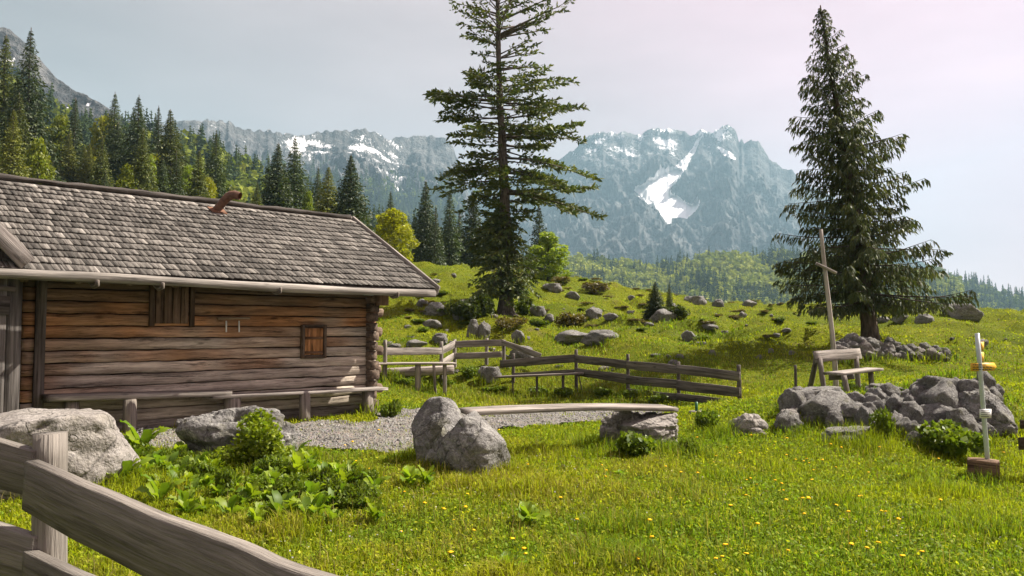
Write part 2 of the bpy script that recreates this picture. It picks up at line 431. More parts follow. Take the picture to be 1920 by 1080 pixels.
def ground_mat():
    m = M_('meadow_turf'); ge = m.n('ShaderNodeNewGeometry'); p = ge.outputs['Position']
    n1 = m.noise(p, .22, 5, .6); n2 = m.noise(p, 1.5, 6, .65); n3 = m.noise(p, 9, 5, .7); n4 = m.noise(p, 38, 3, .7)
    c = m.ramp(n3, (.3, (.075, .095, .006)), (.5, (.155, .175, .008)), (.68, (.22, .225, .014)))
    c = m.mix(c, (.145, .12, .045), m.ramp(n2, (.54, 0.0), (.70, .75)))
    c = m.mix(c, (.075, .11, .010), m.ramp(n1, (.42, .6), (.60, 0.0)))
    c = m.mix(c, m.ramp(n4, (.3, .45), (.65, 1.25)), .8, 'MULTIPLY')
    h = m.math('ADD', n3, m.math('MULTIPLY', n4, .6))
    m.bsdf(c, .95, m.bump(h, .9, .12), .05); return m.m
TURF = ground_mat()
def build_meadow():
    az = np.radians(np.linspace(-105, 105, 560)); rr = np.concatenate([np.linspace(.3, 12, 70), np.geomspace(12.2, 62, 190), np.geomspace(62.6, 170, 60)])
    A, R = np.meshgrid(az, rr); X = R * np.sin(A); Y = R * np.cos(A)
    Z = ghz(X, Y); V = stack3(X, Y, Z); nA = len(az)
    i = np.arange(len(rr) - 1)[:, None] * nA + np.arange(nA - 1)[None]
    q = np.stack([i, i + 1, i + nA + 1, i + nA], -1).reshape(-1, 4)[:, ::-1]
    o = link('meadow', mesh_np('meadow', V, [q], TURF, None, True)); tag(o, kind='structure')
build_meadow()

PATHPX = [(232, 838), (250, 806), (420, 800), (560, 795), (690, 790), (735, 778), (770, 764), (850, 776), (1000, 772), (1160, 762), (1262, 764), (1235, 778), (1120, 795), (1010, 800), (940, 815), (890, 838), (780, 845), (645, 850), (575, 838), (480, 850), (350, 850)]
PATHW = np.array([G(*q)[:2] for q in PATHPX])
def path_dist_mask(x, y):
    jx = (fbm(stack3(x, y, 3) / .5, 3, 41) - .5) * .9; jy = (fbm(stack3(x, y, 8) / .5, 3, 42) - .5) * .9
    return in_poly(x + jx, y + jy, PATHW)
def gravel_mat():
    m = M_('gravel'); ge = m.n('ShaderNodeNewGeometry'); p = ge.outputs['Position']
    vo = m.n('ShaderNodeTexVoronoi'); vo.inputs['Scale'].default_value = 34; m.l(p, vo.inputs['Vector'])
    n = m.noise(p, 1.7, 5, .6); n2 = m.noise(p, 60, 3, .6)
    c = m.mix((.205, .19, .17), vo.outputs['Color'], .18, 'SOFT_LIGHT')
    c = m.mix(c, m.ramp(n2, (.3, .55), (.65, 1.2)), .9, 'MULTIPLY'); c = m.mix(c, (.17, .145, .10), m.ramp(n, (.45, 0.), (.7, .6)))
    m.bsdf(c, .95, m.bump(vo.outputs['Distance'], .9, .03), .1); return m.m
GRAVEL = gravel_mat()
def build_path():
    lo = PATHW.min(0) - .4; hi = PATHW.max(0) + .4
    gx = np.arange(lo[0], hi[0], .07); gy = np.arange(lo[1], hi[1], .07)
    X, Y = np.meshgrid(gx, gy); ins = path_dist_mask(X.ravel(), Y.ravel()).reshape(X.shape)
    Z = ghz(X, Y) + .03 + (vnoise(stack3(X, Y, 0) * 7, 44).reshape(X.shape) - .5) * .03
    V = stack3(X, Y, Z); nx = len(gx)
    i = np.arange(len(gy) - 1)[:, None] * nx + np.arange(nx - 1)[None]
    keep = ins[:-1, :-1] & ins[1:, 1:] & ins[1:, :-1] & ins[:-1, 1:]
    q = np.stack([i, i + 1, i + nx + 1, i + nx], -1)[keep]
    o = link('gravel_path', mesh_np('gravel_path', V, [q], GRAVEL, None, True)); tag(o, kind='structure')
    # loose stones lying on it
    n = 9000; x = rng.uniform(lo[0], hi[0], n * 3); y = rng.uniform(lo[1], hi[1], n * 3)
    k = path_dist_mask(x, y); x = x[k][:n]; y = y[k][:n]; n = len(x)
    z = ghz(x, y) + .035
    base = np.array([[-1, -1, 0], [1, -1, 0], [1, 1, 0], [-1, 1, 0], [-.6, -.6, 1], [.6, -.6, 1], [.6, .6, 1], [-.6, .6, 1]]) * [1, 1, .8]
    s = rng.gamma(2.0, .0035, n) + .004
    th = rng.uniform(0, 6.28, n); c, sn = np.cos(th), np.sin(th)
    b = base[None] * (1 + rng.uniform(-.35, .35, (n, 8, 3)))
    V = np.stack([x[:, None] + s[:, None] * (b[..., 0] * c[:, None] - b[..., 1] * sn[:, None]), y[:, None] + s[:, None] * (b[..., 0] * sn[:, None] + b[..., 1] * c[:, None]), z[:, None] + s[:, None] * b[..., 2]], -1).reshape(-1, 3)
    fq = np.array([[4, 5, 6, 7], [0, 1, 5, 4], [1, 2, 6, 5], [2, 3, 7, 6], [3, 0, 4, 7]])
    Fq = (np.arange(n)[:, None, None] * 8 + fq[None]).reshape(-1, 4)
    o = link('pebbles', mesh_np('pebbles', V, [Fq], ROCK)); tag(o, 'loose pale pebbles scattered over the gravel path by the hut', 'pebbles', kind='stuff')
build_path()

# ------------------------------------------------------------------ the hut
def build_hut():
    zb = .12
    hut = empty('log_hut', HW(-3, 0, gz(*HW(-3, 0, 0)[:2])), 'weathered brown log hut with a grey wood shingle roof beside the gravel path', 'hut')
    inv = -np.array(hut.location)
    def B(geo, name, mat, parent=hut, smooth=False):
        o = geo.build(name, mat, None, None, smooth); o.parent = parent
        o.location = inv if parent is hut else (0, 0, 0)
        return o
    uL = FW(40, 700)[0]
    W = 3.55; ZT = 2.36; NL = 12; hgt = (ZT - .28) / NL
    win_u0, wz1 = FW(566, 610); win_u1, wz0 = FW(606, 670)
    g = Geo()
    r_ = np.random.default_rng(3)
    for k in range(NL):
        z = .28 + hgt * (k + .5)
        segs = [(uL, .16)]
        for a, b in segs:
            f = k / (NL - 1)
            seg = 26
            # weathering: silver-grey low down, brown to orange where the eave keeps it dry
            V, Fs, gg = beam(HW(a, -.11, z), HW(b, -.11, z + .0), .22, hgt * .91, seg=60, wob=.07, ch=.08, rough=.008)
            u = (V - HB) @ EV
            nn = fbm(stack3(u * .9, k * 3.3, 0), 3, 21); n2 = vnoise(stack3(u * 2.5, k * 7.1, 5), 22)
            wet = np.clip((f - .28) * 2.4 + (nn - .5) * 2.4 - .18 * (u + 2.5) - .12, 0, 1)[:, None]
            grey = np.array([1.62, 1.53, 1.43]); brn = np.array([1.1, .76, .50]); org = np.array([1.6, .84, .40])
            t = grey * (1 - wet) + (brn * (1 - n2[:, None]) + org * n2[:, None]) * wet
            old = np.clip((f - .72) * 4, 0, 1); t = t * (1 - old) + np.array([.40, .32, .26]) * old  # topmost logs blend to a darker brown tint towards the top
            t = t * r_.uniform(.82, 1.12)
            g.add(V, Fs, gg, t)
            if k % 2 == 1: g.add(*beam(HW(.16, -.11, z), HW(.30 + r_.uniform(-.05, .06), -.11, z), .19, hgt * .88, seg=3, wob=.15, ch=.25, rough=.02), t=np.array([.62, .5, .42]))
    g.add(*beam(HW(uL - .1, -.14, .17), HW(.2, -.14, .17), .26, .24, seg=14, wob=.08, ch=.15), t=(.75, .72, .68))
    # dark chinking between the logs
    g.add(*beam(HW(uL, -.17, 1.25), HW(.1, -.17, 1.25), .06, 2.1, seg=1), t=(.2, .17, .15))
    B(g, 'log_wall', LOG)
    g = Geo()
    for k in range(NL + 1):
        z = .28 + hgt * k
        g.add(*beam(HW(0.04, -W, z), HW(0.04, .11 + r_.uniform(-.05, .05), z), .20, hgt * .93, seg=8, wob=.08, ch=.10, rough=.010), t=np.array([.42, .34, .29]) * r_.uniform(.7, 1.1))
    for k in range(8):       # gable triangle boards
        z = ZT + .12 + k * .18; w_ = (1 - (z - ZT) / 1.55) * 2.3
        if w_ > .1: g.add(*beam(HW(.04, -1.775 - w_ + .3, z), HW(.04, -1.775 + w_ - .3, z), .06, .18, seg=3), t=(.6, .55, .5))
    B(g, 'gable_wall', LOG)
    g = Geo(); g.add(*beam(HW(uL, -W, 1.3), HW(0, -W, 1.3), .2, 2.3, seg=4), t=(.5, .45, .4)); B(g, 'rear_wall', LOG)
    # foundation stones under the sill
    # roof -------------------------------------------------
    NE, ZE, NR, ZR = 1.0, 2.33, -1.775, 3.87
    UR, UL2 = .75, -9.2
    run = NE - NR; sl = math.hypot(run, ZR - ZE)
    dn = NV * (-run / sl) + ZV * ((ZR - ZE) / sl)      # up the slope
    nr = NV * ((ZR - ZE) / sl) + ZV * (run / sl)       # roof normal
    g = Geo(); tints = []
    rows = 15; ex = sl / rows
    rr = np.random.default_rng(11)
    def shingle_rows(side):
        for k in range(rows):
            u = UL2
            top = k == rows - 1
            while u < UR - .02:
                w = rr.uniform(.055, .115) if not top else rr.uniform(.12, .2)
                w = min(w, UR - u)
                s0 = k * ex + rr.uniform(-.010, .010) - (.03 if top else 0); s1 = s0 + ex * 1.55
                s1 = min(s1, sl + .02)
                th = .012 + (.008 if top else 0); lift = .034 + rr.uniform(0, .008)
                if side: base = HW(0, NE, ZE); dd, nm = dn, nr
                else:
                    base = HW(0, 2 * NR - NE, ZE); dd = NV * (run / sl) + ZV * ((ZR - ZE) / sl); nm = -NV * ((ZR - ZE) / sl) + ZV * (run / sl)
                gap = .004; sk = rr.uniform(-.006, .006)
                q = []
                for (uu, ss, hh) in ((u + gap, s0, lift + th), (u + w - gap, s0 + sk, lift + th + rr.uniform(-.006, .006)), (u + w - gap, s1, .012), (u + gap, s1, .012), (u + gap, s0, lift), (u + w - gap, s0 + sk, lift)):
                    q.append(base + EV * uu + dd * ss + nm * hh)
                q = np.array(q); id_ = rr.uniform(0, 40)
                gg = np.array([[0, 0, 0], [0, w, 0], [ex * 1.5, w, 0], [ex * 1.5, 0, 0], [0, 0, .02], [0, w, .02]]) + [id_, id_ * .37, 0]
                br = rr.choice([.50, .70, .90, 1.06, 1.38], p=[.18, .28, .28, .18, .08]) * (1.3 if top else 1)
                br *= .85 + .3 * float(vnoise(np.array([[u * .7, k * .4, 2.0]]), 5)[0])
                tw = np.array([.78, .75, .72]) * br
                F1 = np.array([[0, 1, 2, 3], [4, 5, 1, 0], [0, 3, 4, 4][:4], [1, 5, 2, 2][:4]])[:2]
                F3 = np.array([[4, 0, 3], [1, 5, 2]])
                if not side: F1 = F1[:, ::-1]; F3 = F3[:, ::-1]
                g.add(q, [F1, F3], gg, tw)
                u += w
    shingle_rows(True); shingle_rows(False)
    roof = B(g, 'roof', SHING)
    g = Geo()
    for sgn in (1, -1):
        e0 = NE if sgn > 0 else 2 * NR - NE
        a = HW(UL2, e0, ZE); b = HW(UR, e0, ZE); c = HW(UR, NR, ZR); d = HW(UL2, NR, ZR)
        V = np.array([a, b, c, d, a - ZV * .05, b - ZV * .05, c - ZV * .05, d - ZV * .05])
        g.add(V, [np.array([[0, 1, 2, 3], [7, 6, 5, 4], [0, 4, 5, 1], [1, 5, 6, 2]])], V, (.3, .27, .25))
    B(g, 'roof_boarding', SHING, roof)
    g = Geo(); g.add(*beam(HW(UL2, NR, ZR + .055), HW(UR - .04, NR, ZR + .055), .16, .085, seg=60, wob=.35, ch=.3, rough=.015), t=(.34, .32, .31)); B(g, 'ridge_beam', WOOD, roof)
    for e0 in (NE + .03, 2 * NR - NE - .03):
        g = Geo(); g.add(*beam(HW(UR + .03, e0, ZE - .01), HW(UR + .03, NR, ZR + .01), .045, .17, up=nr if e0 > 0 else ZV, seg=12, wob=.05), t=(1.25, 1.2, 1.15)); B(g, 'verge_board', WOOD, roof)
    for (n_, z_) in ((-.12, 2.43), (NR, 3.66), (-W + .12, 2.43)):
        g = Geo(); g.add(*beam(HW(-.1, n_, z_), HW(.66, n_, z_), .17, .2, seg=3, ch=.2), t=(.62, .5, .42)); B(g, 'purlin', LOG, roof)
    g = Geo(); g.add(*beam(HW(.05, .52, 2.30), HW(.70, .50, 2.33), .10, .10, seg=3, ch=.2), t=(.55, .45, .38)); B(g, 'eave_pole', LOG, roof)
    g = Geo(); g.add(*beam(HW(.17, .16, 2.06), HW(.17, .16, 2.52), .17, .20, up=EV, seg=4, ch=.12, wob=.08), t=(.5, .36, .27)); B(g, 'eave_bracket', LOG, roof)
    for k in range(14):
        u = .45 - k * .62
        g = Geo(); g.add(*beam(HW(u, NE - .02, ZE - .085), HW(u, NR + .1, ZR - .12), .09, .10, seg=2), t=(.45, .37, .31)); B(g, 'rafter', LOG, roof)
    # gutter: hollowed log on hooked brackets
    g = Geo(); u = np.linspace(-8.5, .62, 40)
    pth = np.array([HW(a, 1.10 + .012 * math.sin(a * 1.3), 2.255 + .012 * math.sin(a * .9) - .004 * a) for a in u])
    g.add(*tube(pth, .066 + .006 * np.sin(u * 2.2), 10, seed=3), t=(1.1, 1.08, 1.04)); gut = B(g, 'gutter', WOOD, smooth=True)
    for px in (178, 300, 520, 740):
        uu = FW(px, 540, 1.1)[0]; g = Geo()
        g.add(*tube([HW(uu, .55, 2.38), HW(uu, .85, 2.27), HW(uu, 1.06, 2.175), HW(uu, 1.18, 2.185), HW(uu, 1.2, 2.25)], [.035, .032, .036, .03, .02], 7), t=(.85, .78, .72))
        B(g, 'gutter_hook', WOOD, gut)
    # stovepipe with elbow
    us, ns = FW(405, 397, -1.45)[0], -1.45
    zr = ZE + (NE - ns) / run * (ZR - ZE)
    g = Geo(); k = Geo()
    p0 = HW(us, ns, zr - .02)
    pts = [p0, p0 + [.02, 0, .07], p0 + [.13, -.02, .20], p0 + [.22, -.03, .29], p0 + [.27, -.04, .315], p0 + [.34, -.04, .325], p0 + [.44, -.05, .30]]
    g.add(*tube(pts, [.075, .075, .075, .078, .08, .078, .07], 14, cap=False)); pipe = B(g, 'stovepipe', RUST, roof, True)
    fl = [p0 - EV * .14 - dn * .12, p0 + EV * .14 - dn * .14, p0 + EV * .14 + dn * .1, p0 - EV * .14 + dn * .1]
    V = np.array([q + nr * .075 for q in fl] + [q + nr * .06 for q in fl]); k.add(V, [np.array([[0, 1, 2, 3], [0, 4, 5, 1], [1, 5, 6, 2]])]); B(k, 'flashing', RUST2, pipe)
    # corner post board on the left
    g = Geo(); u0, _ = FW(74, 650, .03)
    g.add(*beam(HW(u0, .035, .14), HW(u0, .035, 2.36), .05, .13, up=EV, seg=12, wob=.06), t=(.72, .66, .62)); B(g, 'corner_board', WOOD)
    # small shuttered window
    g = Geo(); uc, zc = (win_u0 + win_u1) / 2, (wz0 + wz1) / 2; w_, h_ = win_u1 - win_u0 - .06, (wz1 - wz0) - .08
    for s_ in (-1, 1):
        g.add(*beam(HW(uc + s_ * (w_ / 2 + .03), .035, zc - h_ / 2 - .05), HW(uc + s_ * (w_ / 2 + .03), .035, zc + h_ / 2 + .05), .07, .055, up=EV, seg=4), t=(.42, .33, .27))
        g.add(*beam(HW(uc - w_ / 2, .035, zc + s_ * (h_ / 2 + .03)), HW(uc + w_ / 2, .035, zc + s_ * (h_ / 2 + .03)), .065, .05, seg=4), t=(.42, .33, .27))
    win = B(g, 'window', LOG)
    g = Geo()
    for k in range(3):
        x_ = uc - w_ / 2 + (k + .5) * w_ / 3
        g.add(*beam(HW(x_, .028, zc - h_ / 2 + .01), HW(x_, .028, zc + h_ / 2 - .01), .03, w_ / 3 - .008, up=EV, seg=3), t=np.array([1.45, .78, .36]) * (.85 + .15 * k))
    g.add(*beam(HW(uc - w_ / 2 + .01, .048, zc + .06), HW(uc + w_ / 2 - .01, .048, zc + .06), .02, .045, seg=2), t=(.40, .25, .17))
    g.add(*beam(HW(uc - w_ / 2 + .01, .048, zc - h_ / 2 + .05), HW(uc + w_ / 2 - .01, .048, zc - h_ / 2 + .05), .02, .04, seg=2), t=(.40, .25, .17))
    B(g, 'shutter', LOG, win)
    # dark plank hatch under the eave
    g = Geo(); a, z1 = FW(292, 540, .04); b, z0 = FW(353, 607, .04); z1 = 2.30
    for k in range(4):
        x_ = a + (k + .5) * (b - a) / 4
        g.add(*beam(HW(x_, .035, z0), HW(x_, .035, z1), .04, (b - a) / 4 - .012, up=EV, seg=4, wob=.05), t=np.array([.46, .34, .27]) * (1 if k < 3 else 1.3))
    ht = B(g, 'hatch', LOG)
    for x_ in (a - .05, b + .05):
        g = Geo(); g.add(*beam(HW(x_, .045, z0 - .05), HW(x_, .045, z1), .06, .07, up=EV, seg=4, wob=.06), t=(.33, .25, .2)); B(g, 'hatch_post', LOG, ht)
    # strip with two pale pegs
    g = Geo(); a, z1 = FW(408, 597, .03); b, _ = FW(468, 597, .03)
    g.add(*beam(HW(a, .03, z1), HW(b, .03, z1 + .01), .04, .035, seg=3), t=(1.3, 1.05, .75)); rk = B(g, 'peg_rail', WOOD)
    for px in (424, 448):
        g = Geo(); u_, z_ = FW(px, 612, .04); g.add(*tube([HW(u_, .04, z_ + .09), HW(u_, .05, z_ - .09)], .012, 6)); B(g, 'peg', WHITE, rk)
    # porch on the left: vertical board wall and its verge
    g = Geo(); ur = FW(40, 650, .78)[0]
    k = 0; u = ur
    while u > -9:
        w_ = .17 + .05 * math.sin(k * 2.3); g.add(*beam(HW(u - w_ / 2, .76 + .006 * (k % 2), .05), HW(u - w_ / 2, .76 + .006 * (k % 2), 2.6), .03, w_ - .006, up=EV, seg=6), t=np.array([.62, .60, .60]) * (.85 + .25 * ((k * 37) % 10) / 10)); u -= w_; k += 1
    g.add(*beam(HW(ur - .02, .74, 1.3), HW(ur - .02, -.1, 1.3), .03, 2.4, seg=2), t=(.35, .31, .28))
    pw = B(g, 'porch_wall', WOOD)
    g = Geo(); a, z1 = FW(-30, 545, .82); b, z0 = FW(18, 600, .82)
    g.add(*beam(HW(a - .6, .80, (z1 + z0) / 2 + .05), HW(b, .80, (z1 + z0) / 2 - .0), .03, z1 - z0 - .12, seg=3), t=(.38, .35, .34))
    g.add(*beam(HW(a - .6, .82, z1 + .08), HW(b + .05, .82, z1 + .03), .05, .06, seg=3), t=(.5, .46, .44))
    B(g, 'porch_shutter', WOOD, pw)
    g = Geo(); a, z0 = FW(52, 494, 1.04); b, z1 = FW(-120, 318, 1.04)
    g.add(*beam(HW(a, 1.04, z0), HW(b, 1.04, z1), .05, .20, seg=10, wob=.03, ch=.1), t=(.95, .90, .90)); 
    g.add(*beam(HW(a + .02, .98, z0 + .12), HW(b, .98, z1 + .12), .16, .03, seg=10, wob=.05), t=(1.2, 1.15, 1.12)); B(g, 'porch_verge', WOOD)
    V = np.array([HW(a, 1.0, z0 + .08), HW(b, 1.0, z1 + .08), HW(b, -1.5, z1 + .08), HW(a, -1.0, z0 + .08), HW(a, 1.0, z0 + .03), HW(b, 1.0, z1 + .03), HW(b, -1.5, z1 + .03), HW(a, -1.0, z0 + .03)])
    g = Geo(); g.add(V, [np.array([[0, 3, 2, 1], [4, 5, 6, 7], [0, 1, 5, 4]])], V, (.7, .66, .63)); B(g, 'porch_roof', SHING)
    V = np.array([HW(ur, .74, 2.2), HW(b, .74, 2.2), HW(b, .74, z1), HW(a - .05, .74, z0)]); g = Geo(); g.add(V, [np.array([[0, 1, 2, 3]])], V, (.3, .27, .25)); B(g, 'porch_gable', WOOD)
    # ---- the wall bench
    bn = empty('wall_bench', HW(-2.5, .3, gz(*HW(-2.5, .3, 0)[:2])), 'long weathered plank bench on log stumps along the hut wall', 'bench')
    inv2 = -np.array(bn.location)
    g = Geo(); ua, za = FW(92, 752, .42); ub, zb_ = FW(435, 742, .42); uc2, zc2 = FW(728, 729, .42)
    g.add(*beam(HW(ua, .24, za + .03), HW(ub, .24, zb_ + .035), .36, .085, seg=20, wob=.10, ch=.15), t=(1.15, 1.1, 1.05))
    g.add(*beam(HW(ub - .3, .26, zb_ - .01), HW(uc2, .25, zc2 + .0), .34, .05, seg=20, wob=.08, ch=.15), t=(1.2, 1.15, 1.12))
    o = g.build('seat', WOOD); o.parent = bn; o.location = inv2
    for px, n_, r in ((133, .25, .085), (243, .36, .075), (435, .30, .105), (571, .36, .075), (689, .28, .085)):
        u_, _ = FW(px, 760, n_); p = HW(u_, n_, 0); zg = gz(p[0], p[1])
        g = Geo(); g.add(*tube([HW(u_, n_, zg - .05), HW(u_ + .01, n_, zg + .1), HW(u_, n_, (za + (zc2 - za) * (u_ - ua) / (uc2 - ua)) - .018)], [r * 1.35, r * 1.25, r * 1.2], 10, seed=px), t=(1.05, .98, .9))
        o = g.build('leg', WOOD, None, None, True); o.parent = bn; o.location = inv2
    # ---- emergency sign at the corner
    u_, z_ = FW(690, 547, .16)
    s = empty('wall_sign', HW(u_, .18, z_ - .06), 'small green and white sign at the right corner under the hut eave', 'sign')
    def sg(name, w, h, d, off, m, par, cx=0, cz=0):
        a = EV * w / 2; b = ZV * h / 2; ctr = NV * off + EV * cx + ZV * (cz + .06)
        V = np.array([ctr - a - b, ctr + a - b, ctr + a + b, ctr - a + b] + [q - NV * d for q in (ctr - a - b, ctr + a - b, ctr + a + b, ctr - a + b)])
        me = mesh_np(name, V, [np.array([[0, 1, 2, 3], [1, 0, 4, 5], [2, 1, 5, 6], [3, 2, 6, 7], [0, 3, 7, 4]])], m); return link(name, me, par)
    p = sg('panel', .22, .13, .015, 0, GREENP, s)
    g = Geo()
    for (cx, cz, w, h) in ((0, .058, .21, .008), (0, -.058, .21, .008), (.1, 0, .008, .12), (-.1, 0, .008, .12), (-.045, .0, .012, .07), (-.045, .03, .07, .012), (.045, .022, .06, .010), (.045, -.002, .06, .010), (.03, -.028, .03, .010), (-.055, -.03, .05, .012)):
        a = EV * w / 2; b = ZV * h / 2; ctr = NV * .003 + EV * cx + ZV * (cz + .06); V = np.array([ctr - a - b, ctr + a - b, ctr + a + b, ctr - a + b]); g.add(V, [np.array([[0, 1, 2, 3]])])
    g.build('pictogram', WHITE, p)
build_hut()

# ------------------------------------------------------------------ rocks
def ico(sub):
    bm = bmesh.new(); bmesh.ops.create_icosphere(bm, subdivisions=sub, radius=1.0)
    V = np.array([v.co[:] for v in bm.verts]); Fa = np.array([[v.index for v in f.verts] for f in bm.faces]); bm.free(); return V, Fa
ICO = {k: ico(k) for k in (1, 2, 3, 4, 5, 6)}
def rock_np(seed, sub=4, cuts=11, rough=.05, low=.32, flat=.0, crag=.0):
    V, Fa = ICO[sub]; V = V.copy(); r = np.random.default_rng(seed)
    V = V * (1 + low * (fbm(V * 1.1 + seed * 9.1, 2, seed)[:, None] - .5) * 2)
    for k in range(cuts):
        pn = r.normal(size=3); pn /= np.linalg.norm(pn); h = r.uniform(.55, .85)
        V = V - pn * (np.maximum(V @ pn - h, 0) * .88)[:, None]
    if flat: V = V - np.array([0, 0, 1]) * (np.maximum(V[:, 2] - flat, 0) * .93)[:, None]
    n = norm(V)
    V = V + n * (rough * (fbm(V * 3.0 + seed, 5, seed + 3, .6)[:, None] - .5) * 2)
    if crag: V = V - n * (crag * np.clip(ridged(V * np.array([1.6, 1.6, 2.2]) + seed, 4, seed + 5, .55) - .62, 0, 1)[:, None] * 2)
    V = V / np.abs(V).max(0)
    return V, Fa
RP = []
for i, a in enumerate([dict(cuts=12, rough=.07, crag=.12), dict(cuts=9, rough=.10, crag=.22), dict(cuts=14, rough=.07, flat=.5, crag=.14), dict(cuts=8, rough=.13, low=.4, crag=.28), dict(cuts=16, rough=.06, low=.25, crag=.1), dict(cuts=10, rough=.12, flat=.4, crag=.25)]):
    V, Fa = rock_np(50 + i, 4, **a); RP.append([mesh_np('rock', V, [Fa], ROCK, None, True), mesh_np('rock', V, [Fa], ROCKL, None, True)])
_rc = [0]; ROCKPOS = []
def rock_at(p, w, h, label, group=None, dep=None, pale=False, proto=None, rz=None, sink=.25, tilt=0.0, name='rock', cat='rock', up=0.0):
    """rock whose visible part is w wide and h tall standing at ground point p"""
    i = _rc[0]; _rc[0] += 1; ROCKPOS.append((p[0], p[1] - .1, w * .62))
    o = link(name, RP[(i * 5 + 1) % 6 if proto is None else proto][1 if pale else 0])
    d = dep or w * (.65 + .3 * ((i * 7) % 5) / 5)
    hz = h / (2 * (1 - sink)); o.scale = (w / 2, d / 2, hz)
    o.location = (p[0], p[1] + d * .2, p[2] + h - hz + up); o.rotation_euler = (tilt * .4, tilt, (i * 2.4) % 6.28 * 0 + (.5 * math.sin(i * 2.1) + (3.14 if i % 2 else 0) if rz is None else rz))
    tag(o, label, cat, group); return o
def rock_px(x, y, w, h, label, group=None, **k):
    p = G(x, y); D = p[1]; s = D / F
    return rock_at(p, w * s, h * s, label, group, **k)
def hero_rock(name, label, parts, mat, sub=6, group=None):
    """one boulder made of overlapping lobes: (centre, semi-axes, seed, kwargs, rz)"""
    g = Geo(); c0 = np.array(parts[0][0]); c0 = np.array([c0[0], c0[1], gz(c0[0], c0[1])])
    for (c, ax, seed, kw, rz) in parts:
        V, Fa = rock_np(seed, sub, **kw); V = V * np.array(ax)
        cr, sr = math.cos(rz), math.sin(rz); V = np.stack([V[:, 0] * cr - V[:, 1] * sr, V[:, 0] * sr + V[:, 1] * cr, V[:, 2]], 1)
        g.add(V + np.array(c) - c0, [Fa])
    o = g.build(name, mat, None, c0, True); tag(o, label, 'boulder', group); return o

def W3(x, y, D): return P(x, y, D)
# big pale slab at the left
p = at(70, 7.8)
hero_rock('boulder', 'big flat-topped pale boulder behind the near left fence', [((p[0] - .35, p[1] + .1, .24), (1.20, .95, .72), 4, dict(cuts=9, rough=.05, low=.18, flat=.70, crag=.05), .25)], ROCKL)
p = at(455, 9.9)
hero_rock('boulder', 'cracked grey boulder with green nettles growing over its front', [((p[0] - .02, p[1] - .05, .17), (.72, .5, .54), 8, dict(cuts=10, rough=.07, crag=.22), .1), ((p[0] + .42, p[1] - .15, .06), (.40, .4, .48), 9, dict(cuts=10, rough=.08, crag=.25), .6)], ROCK)
p = at(884, 9.3)
hero_rock('boulder', 'tall two-humped grey boulder carrying the left end of the plank', [((p[0] + .03, p[1] - .02, .20), (.43, .52, .50), 31, dict(cuts=5, rough=.045, low=.14, crag=.07), .2), ((p[0] - .40, p[1] + .40, .26), (.37, .44, .55), 32, dict(cuts=5, rough=.045, low=.14, crag=.07), -.3), ((p[0] - .20, p[1] + .16, .16), (.40, .44, .40), 33, dict(cuts=5, rough=.05, low=.15, crag=.07), .3)], ROCK)
p = at(1215, 11.0)
hero_rock('boulder', 'low grey boulder carrying the right end of the plank', [((p[0] + .08, p[1] + .15, .22), (.52, .42, .42), 41, dict(cuts=9, rough=.08, crag=.2, flat=.7), .1), ((p[0] - .32, p[1] + .15, .22), (.38, .3, .32), 42, dict(cuts=9, rough=.09, crag=.2), .4)], ROCKL)
p = at(1393, 12.1)
hero_rock('boulder', 'tilted pale grey rock half sunk in the grass right of the plank', [((p[0] - .02, p[1], .08), (.33, .3, .30), 45, dict(cuts=11, rough=.06, crag=.16), .5), ((p[0] + .10, p[1] - .15, .02), (.24, .2, .18), 46, dict(cuts=9, rough=.06, crag=.2), -.5)], ROCKL, 5)
p = P(1865, 845, 11.6)
hero_rock('boulder', 'largest dark boulder of the rock pile behind the trail post', [((p[0], p[1] + .35, .38), (.42, .5, .58), 61, dict(cuts=10, rough=.08, crag=.14), .4)], ROCK)

# plank resting on the two boulders
g = Geo()
a = P(905, 772, 9.95); b = P(1256, 765, 11.35); a = a - (b - a) / np.linalg.norm(b - a) * .25
V, Fs, gg = beam(a, b, .36, .05, up=(0, -.07, 1), seg=30, wob=.10, ch=.06, bow=(0, .035)); g.add(V - a, Fs, gg, (1.2, 1.15, 1.1))
o = g.build('plank_bench', WOOD, None, a); tag(o, 'pale slightly bowed plank laid across two boulders as a bench', 'bench')

r = np.random.default_rng(5)
